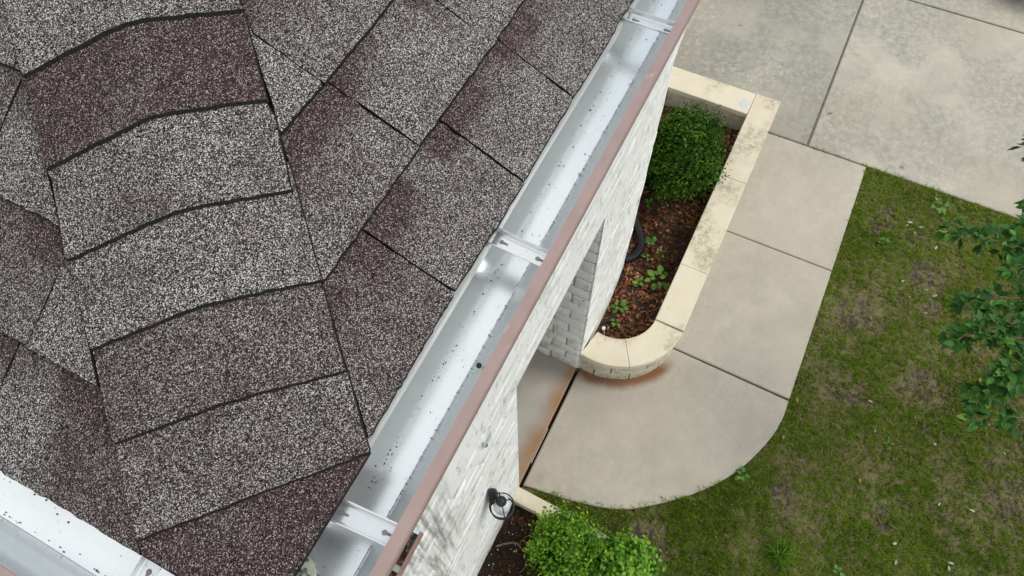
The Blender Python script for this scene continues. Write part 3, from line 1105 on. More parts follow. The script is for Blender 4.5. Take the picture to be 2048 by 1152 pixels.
pts = []
for i in range(620):
    x_ = random.uniform(-.05, 1.6)
    if random.random() > float(fbm(x_ * 11, 3.3, 14)) * 1.5 - .25: continue
    y_ = .2555 - abs(random.gauss(0, .004)) if random.random() < .65 else random.uniform(.222, .262)
    pts.append((x_, y_, GZ - .0605, random.choice([.0004, .0005, .0006, .0008, .0012]) * (1.5 if random.random() < .05 else 1)))
for i in range(300):
    pts.append((random.uniform(-.05, 1.6), .2155 + abs(random.gauss(0, .0015)), GZ - .0605, random.uniform(.0005, .001)))
g1 = grit("gutter_grit", pts); tag(g1, "dark shingle grit scattered along the long silver gutter", "grit", kind="stuff")
pts = [(random.uniform(-.13, -.075), random.uniform(.35, 1.3), GZ - .0605, random.choice([.0006, .0008, .0013])) for i in range(40)]
pts += [(-.1295 + random.gauss(0, .001), random.uniform(.3, 1.3), GZ - .0603, random.uniform(.0006, .0012)) for i in range(70)]
g2 = grit("gutter_grit", pts); tag(g2, "few dark specks of grit in the bottom left gutter", "grit", kind="stuff")

st = MB()
vs = []; prof = []
for j in range(9):
    t = math.pi / 2 * j / 8
    prof.append((math.cos(t) + 1e-4, math.sin(t)))
st.lathe([(r_, h_) for r_, h_ in prof], (0, 0, 0), 24)
vs = [(-.034 + v[0] * .0275 + .006 * v[1], .2705 + v[1] * .0225, GZ - .060 + v[2] * .020) for v in st.v]
sto = finish("rounded_stone", vs, st.f, MSWIRL, None, True)
tag(sto, "rounded grey green stone with dark swirls half hidden at the roof corner", "stone")

# lower, older gutter on the wall below
gO = thing("gutter", (-.6, .67, 3.78), "lower leaf clogged gutter with brown lip against the white wall", "gutter", "roof gutters")
gmapO = lambda u, o_, z: (u, .735 - o_, 3.87 + z)
gutter(gO, gmapO, -2.2, .27, None, (MALU2, MMAUVED))
ec = MB()
ecp = [(o_, z) for o_, z in PROF[:-1]] + [(.1125, -.003), (.1275, .0)]
vs = [gmapO(.272, o_, z) for o_, z in ecp] + [gmapO(.277, o_, z) for o_, z in ecp]
k = len(ecp)
ec.add(vs, [tuple(range(k)), tuple(range(k, 2 * k))[::-1]] + [(i, k + i, k + (i + 1) % k, (i + 1) % k) for i in range(k)])
ec.box((.256, .61, 3.862), (.280, .735, 3.868))
ec.build("end_cap", MPLATE, gO)
hanger(gO, gmapO, .10, 0, .025, 0, .1165, -.004, MALU2, False)
hanger(gO, gmapO, -.55, 0, .025, 0, .1165, -.004, MALU2, False)


def leafquads(n, pos, nrm, size, aspect=.5):
    """folded-quad leaves: centre positions, facing normals"""
    t = rng.normal(size=(n, 3)); t -= nrm * (t * nrm).sum(1)[:, None]; t /= np.linalg.norm(t, axis=1)[:, None] + 1e-9
    b = np.cross(nrm, t)
    s = size[:, None]
    return np.stack([pos - t * s * .5, pos + b * s * aspect * .5, pos + t * s * .5 + nrm * s * -.12, pos - b * s * aspect * .5], 1)


n = 700
pp = np.stack([rng.uniform(-1.6, .255, n), .735 - rng.uniform(.006, .10, n), 3.87 - rng.uniform(.022, .055, n)], -1)
nr = rng.normal(size=(n, 3)) * .5 + np.array([0, 0, 1]); nr /= np.linalg.norm(nr, axis=1)[:, None]
lit = quad_mesh("leaf_debris", leafquads(n, pp, nr, rng.uniform(.02, .05, n), .45), rng.uniform(.0, .95, n) ** 1.6, LITTER)
tag(lit, "rotting brown leaves packed in the lower gutter", "leaf debris", kind="stuff")

# ------------------------------------------------------------------ stone planter beside the walkway
PC = (3.47, .597)
planter = thing("stone_planter", (4.8, .3, 0), "cream limestone planter with rounded end beside the curved walkway", "planter")
RO, RI = .709, .402


def ppath(s, off):
    """s<0: angle part (degrees as s/1000 offset), s>=0 straight run in x"""
    if s < 0:
        an = math.radians(270 + s * 100)
        return (PC[0] + off * math.cos(an), PC[1] + off * math.sin(an))
    return (PC[0] + s, PC[1] - off)


def ring_piece(name, s0, s1, ro, ri, z0, z1, mat, parent, bev=.005, rough=0.0, seed=0):
    r = random.Random(seed)
    n = max(1, int(abs(s1 - s0) / .06)) if s0 < 0 else 1
    S = [s0 + (s1 - s0) * i / n for i in range(n + 1)]
    sec = [(ro - bev, z1), (ro, z1 - bev), (ro, z0), (ri, z0), (ri, z1 - bev), (ri + bev, z1)]
    vs = []; fs = []
    for s in S:
        for o_, z in sec:
            p = ppath(s, o_ + r.gauss(0, rough)); vs.append((p[0], p[1], z + r.gauss(0, rough * .4)))
    k = len(sec)
    for i in range(n):
        for j in range(k): fs.append((i * k + j, i * k + (j + 1) % k, (i + 1) * k + (j + 1) % k, (i + 1) * k + j))
    fs.append(tuple(range(k))[::-1]); fs.append(tuple(n * k + j for j in range(k)))
    o = finish(name, vs, fs, mat, parent)
    bm = bmesh.new(); bm.from_mesh(o.data); bmesh.ops.recalc_face_normals(bm, faces=bm.faces); bm.to_mesh(o.data); bm.free()
    return o


ZC = .40
e = .0025
sA, sB, sC = -1.005, -.59, -.02
ring_piece("cap_stone", sA, sB - e, RO, RI, ZC - .065, ZC, MCAP, planter, .007, .0006, 1)
ring_piece("cap_stone", sB + e, sC - e, RO, RI, ZC - .065, ZC, MCAP, planter, .007, .0006, 2)
# the piece that starts at the end of the arc and runs on straight
ring_piece("cap_stone", .0, 4.205 - PC[0] - e, RO, RI, ZC - .065, ZC - .001, MCAP, planter, .007, .0, 3)
ring_piece("cap_stone", 4.205 - PC[0] + e, 5.52 - PC[0] - e, RO, RI, ZC - .065, ZC, MCAP, planter, .007, .0, 4)
ring_piece("cap_stone", 5.52 - PC[0] + e, 6.896 - PC[0], RO, RI, ZC - .065, ZC + .002, MCAP, planter, .007, .0, 5)
m = MB()
cap_end = slab("cap_stone", [(6.531, .200), (6.89, .200), (6.89, 1.34), (6.531, 1.33)], ZC - .065, ZC, MCAP, planter, .007)
# blocks under the cap, two courses
BO, BI = RO - .022, RI + .022
for c in range(2):
    z0, z1 = -.06 + c * .2, -.06 + c * .2 + .194
    if c == 1: z1 = ZC - .066
    s = sA
    L = -.42 if c == 0 else -.42
    cuts = [sA, -.72, -.40, -.12] if c else [sA, -.86, -.55, -.26]
    for a_, b_ in zip(cuts, cuts[1:] + [-.004]):
        ring_piece("block_stone", a_, b_ - .012, BO, BI, z0, z1, MBLOCK, planter, .006, .0025, int(a_ * -100) + c)
    x_ = 0.004 + (0 if c else .22)
    if not c: ring_piece("block_stone", .004, .214, BO, BI, z0, z1, MBLOCK, planter, .006, .0015, 40)
    while x_ < 6.87 - PC[0] - .05:
        x2 = min(x_ + .46, 6.872 - PC[0])
        ring_piece("block_stone", x_ + .003, x2 - .003, BO, BI, z0, z1, MBLOCK, planter, .006, .0015, int(x_ * 100) + c)
        x_ = x2
    y_ = .20 if c else .42
    if not c: slab("block_stone", [(6.552, .178), (6.868, .178), (6.868, .415), (6.552, .415)], z0, z1, MBLOCK, planter, .005)
    while y_ < 1.3:
        y2 = min(y_ + .5, 1.345)
        slab("block_stone", [(6.552, y_ + .003), (6.868, y_ + .003), (6.868, y2 - .003), (6.552, y2 - .003)], z0, z1, MBLOCK, planter, .005)
        y_ = y2
# bed inside
gx, gy = np.meshgrid(np.linspace(3.0, 6.6, 130), np.linspace(.12, 1.42, 60), indexing='ij')
gz = .05 + (fbm(gx * 5, gy * 5, 51) - .5) * .08 + (fbm(gx * 22, gy * 22, 52) - .5) * .02
outside = (gx < PC[0]) & (np.hypot(gx - PC[0], gy - PC[1]) > .55)
gz = np.where(outside, -.05, gz)
idx = np.arange(gx.size).reshape(gx.shape)
F_ = np.stack([idx[:-1, :-1], idx[1:, :-1], idx[1:, 1:], idx[:-1, 1:]], -1).reshape(-1, 4)
bed = finish("planting_bed", np.stack([gx, gy, gz], -1).reshape(-1, 3), F_.tolist(), MSOIL, None, True)
tag(bed, "dark soil bed inside the rounded planter", kind="structure")
n = 6500
px = rng.uniform(3.05, 6.5, n); py = rng.uniform(.2, 1.3, n)
wyv = np.interp(px, WX, WY)
k = (py < wyv - .01) & ~((px < PC[0]) & (np.hypot(px - PC[0], py - PC[1]) > .40)) & (rng.random(n) < .35 + 1.2 * (fbm(px * 3, py * 3, 61) - .2))
px = px[k]; py = py[k]; n = len(px)
pz = .062 + (fbm(px * 5, py * 5, 51) - .5) * .08 + rng.uniform(0, .02, n)
nr = rng.normal(size=(n, 3)) * .45 + np.array([0, 0, 1]); nr /= np.linalg.norm(nr, axis=1)[:, None]
tt = np.clip(.50 + .9 * (fbm(px * 2.2, py * 3, 71) - .4) + rng.normal(0, .22, n) - .25 * ((px > 4.1) & (px < 4.9)), 0, 1)
lit = quad_mesh("leaf_mulch", leafquads(n, np.stack([px, py, pz], -1), nr, rng.uniform(.03, .075, n), .5), tt, LITTER)
tag(lit, "reddish brown dead leaves covering the rounded planter's bed", "leaf mulch", kind="stuff")

# ------------------------------------------------------------------ edging and bed by the porch corner
edging = thing("stone_edging", (1.3, .1, 0), "narrow cream stone edging between porch corner and lower shrubs", "edging")
for pts_ in ([(1.225, .728), (1.362, .728), (1.352, .30), (1.222, .30)], [(1.222, .295), (1.352, .295), (1.335, -.12), (1.205, -.12)], [(1.205, -.125), (1.335, -.125), (1.275, -.50), (1.145, -.48)], [(1.143, -.485), (1.274, -.505), (1.16, -.80), (1.04, -.75)]):
    slab("edging_stone", pts_, -.06, .17, MCAP, edging, .006)
gx, gy = np.meshgrid(np.linspace(-1.5, 1.24, 90), np.linspace(-.75, .735, 50), indexing='ij')
gz = .03 + (fbm(gx * 6, gy * 6, 81) - .5) * .07 + (fbm(gx * 22, gy * 22, 82) - .5) * .03
idx = np.arange(gx.size).reshape(gx.shape)
F_ = np.stack([idx[:-1, :-1], idx[1:, :-1], idx[1:, 1:], idx[:-1, 1:]], -1).reshape(-1, 4)
bed2 = finish("planting_bed", np.stack([gx, gy, gz], -1).reshape(-1, 3), F_.tolist(), MBED, None, True)
tag(bed2, "dark damp soil bed along the white wall", kind="structure")
n = 900
px = rng.uniform(.2, 1.2, n); py = rng.uniform(-.5, .71, n)
nr = rng.normal(size=(n, 3)) * .5 + np.array([0, 0, 1]); nr /= np.linalg.norm(nr, axis=1)[:, None]
lit = quad_mesh("leaf_mulch", leafquads(n, np.stack([px, py, .05 + (fbm(px * 6, py * 6, 81) - .5) * .07 + rng.uniform(0, .02, n)], -1), nr, rng.uniform(.015, .05, n), .5), rng.uniform(0, .75, n) ** 1.8, LITTER)
tag(lit, "dark leaf crumbs on the soil beside the wall", "leaf mulch", kind="stuff")


# ------------------------------------------------------------------ shrubs
def shrub(name, c, r3, nclump, nleaf, size, mat, label, base_z, asp=.55, bright=0.0, seed=1, droop=0):
    g = np.random.default_rng(seed)
    t = thing(name, (c[0], c[1], base_z), label, "shrub")
    d = g.normal(size=(nclump, 3)); d[:, 2] = d[:, 2] * .9 + .35
    d /= np.linalg.norm(d, axis=1)[:, None]
    lump = .72 + .38 * g.random(nclump)
    C = np.array([c[0], c[1], c[2]]) + d * np.array(r3) * lump[:, None]
    st_ = MB()
    for i in range(0, nclump, 3):
        p0 = Vector((c[0] + g.normal(0, .03), c[1] + g.normal(0, .03), base_z - .02)); p2 = Vector(C[i]); p1 = (p0 + p2) / 2 + Vector((0, 0, -.06))
        st_.tube([p0, p1, p2], [.009, .006, .003], 5)
    st_.build("stem", MBARK, t)
    per = nleaf // nclump
    P = np.repeat(C, per, 0); D = np.repeat(d, per, 0); n_ = len(P)
    off = g.normal(size=(n_, 3)) * (min(r3) * .145)
    P = P + off - D * np.abs(g.normal(0, .03, n_))[:, None]
    N_ = D + g.normal(size=(n_, 3)) * .75 + np.array([0, 0, .45]); N_ /= np.linalg.norm(N_, axis=1)[:, None]
    cl = np.repeat(g.normal(0, .16, nclump), per)
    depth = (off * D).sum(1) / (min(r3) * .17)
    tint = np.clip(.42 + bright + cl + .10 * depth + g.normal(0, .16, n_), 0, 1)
    keep_ = P[:, 2] > base_z + .03
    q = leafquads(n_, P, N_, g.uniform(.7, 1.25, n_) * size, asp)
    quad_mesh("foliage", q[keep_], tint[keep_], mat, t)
    # core of inner leaves so no daylight passes straight through
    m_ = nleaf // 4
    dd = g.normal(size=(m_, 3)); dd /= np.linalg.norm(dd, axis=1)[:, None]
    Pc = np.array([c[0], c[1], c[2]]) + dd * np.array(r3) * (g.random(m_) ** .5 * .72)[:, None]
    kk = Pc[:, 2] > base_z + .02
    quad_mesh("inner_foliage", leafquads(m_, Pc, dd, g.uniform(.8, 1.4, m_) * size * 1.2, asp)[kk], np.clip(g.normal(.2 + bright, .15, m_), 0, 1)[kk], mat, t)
    return t


shrub("round_shrub", (5.55, .645, .46), (.56, .42, .40), 240, 14000, .046, BOX, "dark green rounded shrub filling the far end of the stone planter", .05, .42, 0, 3)
shrub("leafy_shrub", (1.03, .115, .36), (.30, .30, .34), 110, 6500, .034, PRIVET, "bright green leafy shrub overhanging the narrow stone edging", .04, .62, .05, 4)
shrub("leafy_shrub", (1.13, -.42, .24), (.27, .30, .24), 80, 3400, .044, VINE, "lower lime green shrub at the lawn's edge beside the bigger shrub", .0, .75, .1, 5)
shrub("leafy_shrub", (.72, -.10, .30), (.24, .34, .30), 70, 3000, .036, PRIVET, "bright green shrub cut off by the bottom edge of the photo", .0, .62, .05, 6)


# ------------------------------------------------------------------ leaf meshes for single leaves
def leaf_mesh(name, L, W, fold, curl, mat, seed=0):
    r = np.random.default_rng(seed)
    T = [0, .2, .45, .7, .9, 1.0]; prof = [.05, .62, 1.0, .80, .38, 0.0]
    vs = []; fs = []
    for t, w in zip(T, prof):
        z = -curl * t * t * L
        vs += [(t * L, -w * W / 2, z + fold * w * W), (t * L, 0, z), (t * L, w * W / 2, z + fold * w * W)]
    for i in range(len(T) - 1):
        a_ = i * 3
        fs += [(a_, a_ + 3, a_ + 4, a_ + 1), (a_ + 1, a_ + 4, a_ + 5, a_ + 2)]
    me = bpy.data.meshes.new(name); me.from_pydata(vs, [], fs); me.materials.append(mat)
    me.polygons.foreach_set("use_smooth", [True] * len(me.polygons))
    return me


TL = [leaf_mesh("leaf", .115, .060, .20, .25, TREE, 1), leaf_mesh("leaf", .098, .052, .26, .10, TREE, 2), leaf_mesh("leaf", .082, .046, .15, .4, TREE, 3)]
WLF = [leaf_mesh("leaf", .06, .045, .2, .3, WEED, 4), leaf_mesh("leaf", .045, .036, .15, .2, WEED, 5)]

# ------------------------------------------------------------------ small tree at the right edge
tree = thing("small_tree", (4.35, -4.2, -.03), "small glossy leaved tree reaching in from the right edge", "tree")
tk = MB()
tk.tube([(4.35, -4.2, -.06), (4.36, -4.17, .35), (4.33, -4.08, .8), (4.36, -3.95, 1.2)], [.06, .052, .046, .04], 10)
tk.build("trunk", MBARK, tree, True)
BR = [[(4.36, -3.95, 1.2), (4.6, -3.2, 1.75), (4.55, -2.55, 2.0), (4.47, -2.1, 2.05), (4.43, -1.72, 2.02)],
      [(4.36, -3.95, 1.2), (4.3, -3.2, 1.7), (4.15, -2.6, 1.95), (3.98, -2.2, 2.0), (3.82, -1.98, 1.95)],
      [(4.15, -2.6, 1.95), (3.85, -2.4, 2.0), (3.66, -2.16, 1.98), (3.52, -1.97, 1.9)],
      [(4.36, -3.95, 1.2), (4.0, -3.3, 1.5), (3.6, -2.75, 1.7), (3.38, -2.45, 1.75), (3.22, -2.3, 1.7)],
      [(4.0, -3.3, 1.5), (3.5, -2.95, 1.6), (3.2, -2.6, 1.7), (3.05, -2.30, 1.72)],
      [(4.6, -3.2, 1.75), (5.0, -2.75, 2.1), (5.3, -2.35, 2.15), (5.62, -2.16, 2.1)],
      [(5.0, -2.75, 2.1), (5.05, -2.45, 2.1), (4.98, -2.26, 2.05)],
      [(4.6, -3.2, 1.75), (4.5, -2.7, 2.15), (4.3, -2.38, 2.25), (4.1, -2.15, 2.2)],
      [(4.0, -3.3, 1.5), (4.15, -2.8, 1.9), (4.27, -2.46, 2.02), (4.42, -2.26, 2.02)],
      [(3.85, -3.0, 1.6), (3.82, -2.65, 1.9), (3.72, -2.42, 1.98), (3.62, -2.26, 1.96)],
      [(3.6, -2.75, 1.7), (3.52, -2.55, 1.9), (3.44, -2.42, 1.95), (3.36, -2.36, 1.9)],
      [(4.6, -3.2, 1.75), (4.75, -2.7, 2.0), (4.72, -2.4, 2.05), (4.66, -2.2, 2.02)],
      [(4.36, -3.95, 1.2), (4.5, -4.2, 2.0), (4.4, -4.5, 2.9), (4.5, -4.6, 3.4)],
      [(4.36, -3.95, 1.2), (4.9, -4.3, 1.9), (5.4, -4.4, 2.4)],
      [(4.36, -3.95, 1.2), (3.9, -4.4, 1.9), (3.5, -4.8, 2.4)],
      [(4.36, -3.95, 1.2), (4.5, -3.6, 2.2), (4.5, -3.2, 2.9), (4.6, -3.0, 3.2)]]
leafspots = []
for bi, b in enumerate(BR):
    P = catmull(b, 6)
    m = MB(); n_ = len(P)
    r0 = .022 if len(b) >= 4 and bi not in (2, 4, 6) else .012
    m.tube(P, [r0 + (.0022 - r0) * i / (n_ - 1) for i in range(n_)], 6)
    m.build("branch", MBARK, tree, True)
    start = int(n_ * (.36 if bi in (0, 1, 3, 5, 7) else .15))
    for i in range(start, n_ - 1):
        for kk in range(3 if bi < 3 else 2):
            f = random.random(); p = P[i].lerp(P[i + 1], f); d = (P[i + 1] - P[i]).normalized()
            # short side twig with a spray of leaves
            side = Vector((random.gauss(0, 1), random.gauss(0, 1), random.gauss(.25, .5))); side = (side - d * side.dot(d)).normalized()
            L = random.uniform(.03, .16) * (1.25 - .7 * i / n_)
            dirn = (side + d * random.uniform(.2, 1)).normalized()
            for q in range(random.randint(3, 5)):
                tt_ = random.uniform(.2, 1)
                leafspots.append((p + dirn * L * tt_, (dirn + Vector((random.gauss(0, .7), random.gauss(0, .7), random.gauss(-.05, .35)))).normalized()))
    for q in range(7):
        leafspots.append((P[-1], ((P[-1] - P[-3]).normalized() + Vector((random.gauss(0, .6), random.gauss(0, .6), random.gauss(.1, .3)))).normalized()))


def in_view(p):
    q = RW.transposed() @ (p - Vector((0, 0, 7)))
    if q.z > -.1: return False
    return abs(q.x / -q.z) < .735 and abs(q.y / -q.z) < .42


def leaf_rot(d):
    d = Vector(d).normalized(); up = Vector((random.gauss(0, .35), random.gauss(0, .35), 1))
    yv = up.cross(d).normalized(); zv = d.cross(yv)
    return Matrix((d, yv, zv)).transposed().to_euler()


vis = [s for s in leafspots if in_view(s[0])]
hid = [s for s in leafspots if not in_view(s[0])]
random.shuffle(vis)
for p, d in vis[:295]:
    copy_at(None, "leaf", tree, p, leaf_rot(d), (1, 1, 1), random.choice(TL)).scale = (random.uniform(.6, .98),) * 3
rest_ = vis[295:] + hid
P = np.array([s[0][:] for s in rest_]); D = np.array([s[1][:] for s in rest_]); n = len(P)
nr = rng.normal(size=(n, 3)) * .35 + np.array([0, 0, 1]); nr -= D * (nr * D).sum(1)[:, None]; nr /= np.linalg.norm(nr, axis=1)[:, None]
b = np.cross(nr, D); s = rng.uniform(.075, .115, n)[:, None]
quad_mesh("crown", np.stack([P, P + D * s * .5 + b * s * .24, P + D * s - nr * s * .15, P + D * s * .5 - b * s * .24], 1), rng.random(n), TREEA, tree)

# ------------------------------------------------------------------ wall lantern
lamp = thing("wall_lantern", (.89, .73, 1.66), "black open cage lantern mounted on the white wall", "wall lamp")
m = MB()
prof = [(-.165, .010), (-.14, .044), (-.06, .054), (.03, .050), (.09, .034), (.165, .006)]
vs = []; fs = []
for h_, r_ in prof:
    for k in range(12):
        a_ = 2 * math.pi * k / 12
        vs.append((.895 + r_ * math.cos(a_), .715 - .022 * (1 + math.sin(a_)) * (r_ / .042), 1.81 + h_))
for i in range(len(prof) - 1):
    for k in range(12):
        fs.append((i * 12 + k, i * 12 + (k + 1) % 12, (i + 1) * 12 + (k + 1) % 12, (i + 1) * 12 + k))
fs.append(tuple(range(12))); fs.append(tuple(60 + k for k in range(12)))
m.add(vs, fs); m.build("backplate", MBLACK, lamp, True)
LX, LY = .885, .615
m = MB()
m.tube([(.893, .69, 1.80), (.89, .665, 1.835), (LX, .64, 1.85), (LX, LY, 1.845)], .009, 8)
m.tube([(.905, .69, 1.77), (.90, .66, 1.80), (LX, .635, 1.82), (LX, LY, 1.83)], .007, 8)
m.build("arm", MBLACK, lamp, True)
m = MB(); m.lathe([(.030, -.03), (.040, -.012), (.036, .006), (.014, .016), (.004, .03)], (LX, LY, 1.835), 18); m.build("cap", MBLACK, lamp, True)
for an in (40, 130, 220, 310):
    a_ = math.radians(an); m = MB()
    ca, sa = math.cos(a_), math.sin(a_)
    m.tube([(LX + .02 * ca, LY + .02 * sa, 1.84), (LX + .055 * ca, LY + .055 * sa, 1.825), (LX + .086 * ca, LY + .086 * sa, 1.75), (LX + .09 * ca, LY + .09 * sa, 1.68), (LX + .085 * ca, LY + .085 * sa, 1.60)], .0042, 6)
    m.build("cage_wire", MBLACK, lamp, True)
for rr, zz in ((.09, 1.68), (.085, 1.602)):
    m = MB()
    pts_ = [(LX + rr * math.cos(2 * math.pi * k / 28), LY + rr * math.sin(2 * math.pi * k / 28), zz) for k in range(29)]
    m.tube(pts_, .0052, 6, cap=False); m.build("cage_ring", MBLACK, lamp, True)
m = MB(); m.lathe([(.058, 1.615), (.062, 1.64), (.062, 1.76), (.045, 1.80), (.028, 1.815)], (LX, LY, 0), 20); m.build("glass_shade", MGLASS, lamp, True)

pl = MB(); pl.box((.925, .706, 2.925), (1.005, .722, 3.03)); pl.box((.935, .703, 2.90), (.955, .722, 2.921), 1)
plo = pl.build("wall_plate", [MPLATE, MBLACK]); tag(plo, "small pale blue cover plate high on the white wall", "wall plate")

# ------------------------------------------------------------------ drain pipe, sprinkler, puddle
dp = MB()
P = catmull([(4.72, .92, .20), (4.62, .82, .17), (4.50, .72, .14), (4.38, .675, .12), (4.26, .70, .10), (4.17, .775, .08)], 10)
dp.tube(P, [.042 + (.005 if i % 2 else -.002) for i in range(len(P))], 14)
dpo = dp.build("drain_pipe", MPIPE); tag(dpo, "black corrugated drain pipe bending from the wall in the planter", "drain pipe")
sp = MB(); sp.lathe([(.012, 0), (.012, .03), (.018, .034), (.018, .044), (.006, .05)], (3.128, .63, .385), 12)
sp.tube([(3.128, .63, .39), (3.16, .625, .33), (3.2, .62, .1)], .006, 6)
spo = sp.build("sprinkler_head", MWHITE); tag(spo, "tiny white sprinkler head poking up at the planter's rounded end", "sprinkler")
pd = []
for k in range(26):
    a_ = 2 * math.pi * k / 26; r_ = .062 * (1 + .12 * math.sin(3 * a_ + 1) + .08 * math.sin(5 * a_))
    pd.append((6.685 + r_ * math.cos(a_) * 1.15, .278 + r_ * math.sin(a_)))
m = MB(); n_ = len(pd)
m.add([(p[0], p[1], ZC + .0005) for p in pd] + [(6.685 + (p[0] - 6.685) * .9, .278 + (p[1] - .278) * .9, ZC + .003) for p in pd], [tuple(range(n_, 2 * n_))] + [(k, (k + 1) % n_, n_ + (k + 1) % n_, n_ + k) for k in range(n_)])
pud = m.build("puddle", MPUD); tag(pud, "round shiny water spot on the planter's far corner cap", "puddle")

# ------------------------------------------------------------------ seedlings and weeds
def weed(loc, nl, sc, label, name="weed", spread=.6, h=.06):
    t = thing(name, loc, label, "weed", "weeds")
    m_ = MB(); m_.tube([loc, (loc[0], loc[1], loc[2] + h)], .003, 5); m_.build("stem", WEEDSTEM, t)
    for i in range(nl):
        a_ = 2 * math.pi * i / nl * 1.6 + random.uniform(-.4, .4)
        d = Vector((math.cos(a_), math.sin(a_), random.uniform(.0, .5)))
        p = Vector((loc[0], loc[1], loc[2] + h * random.uniform(.4, 1))) + Vector((d.x, d.y, 0)) * random.uniform(0, spread * .06)
        copy_at(None, "leaf", t, p, leaf_rot(d), (1, 1, 1), random.choice(WLF)).scale = (sc * random.uniform(.7, 1.2),) * 3
    return t


WEEDSTEM = m_plain("weed_stem", (.12, .22, .05), .6)
weed((4.52, .60, .06), 8, 1.1, "bright seedling in the planter next to the black drain pipe")
weed((4.42, .47, .06), 5, .8, "small thin seedling in the middle of the dark planter soil")
weed((4.30, .56, .06), 6, .75, "faint seedling near the bend of the black pipe", h=.05)
weed((3.97, .53, .06), 9, 1.15, "three leaved green seedling left of the largest planter weed")
weed((4.09, .36, .06), 16, 1.5, "largest bright green weed against the planter's long inner side", spread=1.6, h=.10)
weed((3.59, .61, .06), 10, 1.2, "upright green seedling among brown leaves near the wall", spread=.9, h=.09)
weed((3.40, .57, .06), 7, .9, "small seedling in the planter's rounded end")
weed((5.0, .80, .06), 8, 1.0, "dark green sprout beside the wall below the round shrub")
weed((6.515, -2.26, -.02), 14, 1.1, "yellow green weed in the grass near the driveway's edge", spread=1.4, h=.08)
weed((5.75, -1.77, -.02), 9, .9, "leafy weed in a bare lawn patch by the walkway")
weed((3.40, -2.355, -.02), 6, .8, "single bright weed in the middle of the lawn")
weed((2.456, -1.165, -.02), 8, 1.0, "bright weed touching the curved walkway's outer edge")
weed((2.01, -2.21, -.02), 7, .9, "small pale weed at the bottom of the lawn")
# grass tuft
n = 260
tx = rng.normal(1.90, .012, n); ty = rng.normal(-1.69, .012, n)
ln = rng.uniform(.35, .95, n)
tuf = thing("grass_tuft", (1.90, -1.69, -.03), "long bladed pale green grass tuft near the bottom of the lawn", "grass tuft")
quad_mesh("blade_spray", blades(tx, ty, np.full(n, -.03), rng.uniform(.09, .23, n), rng.uniform(.006, .010, n), ln, ln), rng.uniform(.3, 1, n), VINE, tuf)

# ------------------------------------------------------------------ fallen leaves, twigs
FLP = [leaf_mesh("fallen_leaf", .085, .036, .12, .12, PALE, 11), leaf_mesh("fallen_leaf", .07, .034, -.1, .2, PALE, 12)]
FLT = [leaf_mesh("fallen_leaf", .085, .036, .15, .2, TAN, 13), leaf_mesh("fallen_leaf", .075, .04, -.12, .25, TAN, 14)]
FALLEN = [  # x, y, which mesh, label
    (5.304, -2.083, FLP[0], "long pale leaf on the lawn right of the walkway's upper joint"),
    (5.169, -2.193, FLP[1], "pale leaf just below the long pale leaf in mid lawn"),
    (5.319, -2.470, FLP[0], "pale leaf at the right end of the dark patch below the upper branch"),
    (5.322, -2.335, FLP[1], "short pale leaf in the middle of the dark patch below the upper branch"),
    (6.160, -2.030, FLP[0], "uppermost of four pale leaves clustered on bare soil"),
    (6.110, -1.990, FLP[1], "left one of four pale leaves clustered on bare soil"),
    (6.130, -2.095, FLP[0], "right one of four pale leaves clustered on bare soil"),
    (6.020, -2.070, FLP[1], "lowest of four pale leaves clustered on bare soil"),
    (5.900, -2.330, FLP[0], "pale leaf just under the tip of the upper branch"),
    (3.764, -2.120, FLP[0], "lone pale leaf on the lawn level with the walkway's lowest joint"),
    (3.461, -2.216, FLP[1], "upright pale leaf on the grass above the lone lawn weed"),
    (2.282, -1.929, FLT[0], "orange brown leaf on the lawn just above the long grass tuft"),
    (3.033, -1.407, FLT[1], "tan leaf beside the outer curve of the walkway"),
    (3.589, -2.761, FLP[0], "long pale leaf in the lower lawn left of the bottom branch"),
    (2.469, -2.606, FLP[1], "small whitish leaf low in the middle of the lawn"),
    (2.295, -2.667, FLP[0], "pale leaf almost at the bottom edge of the lawn"),
    (2.543, -3.147, FLP[0], "left of two pale leaves crossing near the bottom right"),
    (2.506, -3.105, FLP[1], "right of two pale leaves crossing near the bottom right"),
    (3.049, -2.926, FLP[1], "pale leaf lying between the lower lawn and the dark soil"),
    (3.101, -3.239, FLP[0], "pale leaf on the dark soil at the lower right"),
    (3.797, -3.406, FLP[1], "small pale leaf on the shaded soil under the bottom branch"),
    (3.280, -3.000, FLT[0], "tan leaf at the edge of the dark lower right soil"),
    (4.525, -3.050, FLT[1], "orange leaf under the middle branches near the right edge"),
    (4.424, -3.110, FLT[0], "rust red leaf below the orange one near the right edge"),
    (4.035, -3.203, FLT[1], "orange leaf just below the bottom branch"),
    (3.427, -1.437, FLT[0], "small tan leaf at the walkway edge by its lowest joint"),
    (2.900, -2.200, FLT[1], "reddish leaf lying alone in the green middle of the lawn"),
    (5.030, -2.370, FLT[0], "tan leaf on the bare soil left of the middle branches"),
]
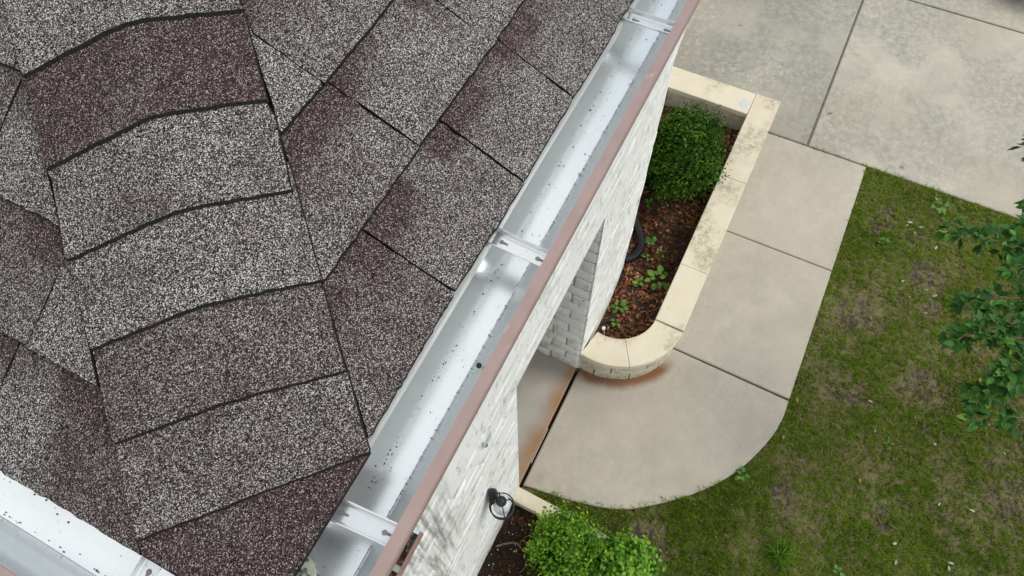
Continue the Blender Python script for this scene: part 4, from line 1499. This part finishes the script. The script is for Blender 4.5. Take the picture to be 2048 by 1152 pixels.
for i, (x_, y_, mm, lb) in enumerate(FALLEN):
    o = copy_at(None, "fallen_leaf", None, (x_, y_, .004), (random.gauss(0, .25), random.gauss(0, .2), random.uniform(0, 6.28)), (1, 1, 1), mm)
    o.scale = (random.uniform(.5, .75),) * 3
    tag(o, lb, "fallen leaf", "fallen leaves on the lawn")
for (x_, y_, lb, mm, sc) in ((6.933, -1.716, "brown dry leaf on the driveway near the lawn corner", FLT[0], 1.0), (8.436, .808, "dark dry leaf on the mottled driveway slab beside the gutter", FLT[1], 1.1), (7.398, -.767, "curled dark leaf on the driveway just below the long joint", FLT[0], 1.2)):
    o = copy_at(None, "fallen_leaf", None, (x_, y_, .010), (.2, .1, random.uniform(0, 6)), (sc, sc, sc), mm); tag(o, lb, "fallen leaf")
tw = MB(); tw.tube(catmull([(.80, .68, .07), (.86, .60, .12), (.90, .52, .13), (.88, .45, .10), (.88, .38, .08)], 5), [.011 - .0003 * i for i in range(21)], 7)
two = tw.build("twig", MTWIG, None, True); tag(two, "pale arching twig on the dark soil beside the white wall", "twig")
tw = MB(); tw.tube([(.70, .38, .06), (.82, .335, .08), (.97, .31, .10), (1.08, .29, .07)], [.007, .007, .006, .005], 7)
two = tw.build("stick", MRUSTY, None, True); tag(two, "thin straight reddish stick beside the bright green shrub", "stick")
tw = MB(); tw.tube([(.93, .50, .06), (1.0, .47, .08), (1.07, .40, .09)], [.006, .005, .003], 6)
two = tw.build("twig", MTWIG, None, True); tag(two, "short tan twig on the soil above the arching twig", "twig")
m = MB()
for i in range(40):
    x_, y_ = random.uniform(.35, 1.1), random.uniform(.35, .70)
    r_ = random.uniform(.004, .008)
    zb = .045 + (float(fbm(x_ * 6, y_ * 6, 81)) - .5) * .07
    m.lathe([(r_ * .7, -r_ * .4), (r_, 0), (r_ * .6, r_ * .5)], (x_, y_, zb + .006), 6)
mo = m.build("pale_pebbles", MWHITE); tag(mo, "scattered tiny pale pebbles on the soil by the wall", "pebbles", kind="stuff")
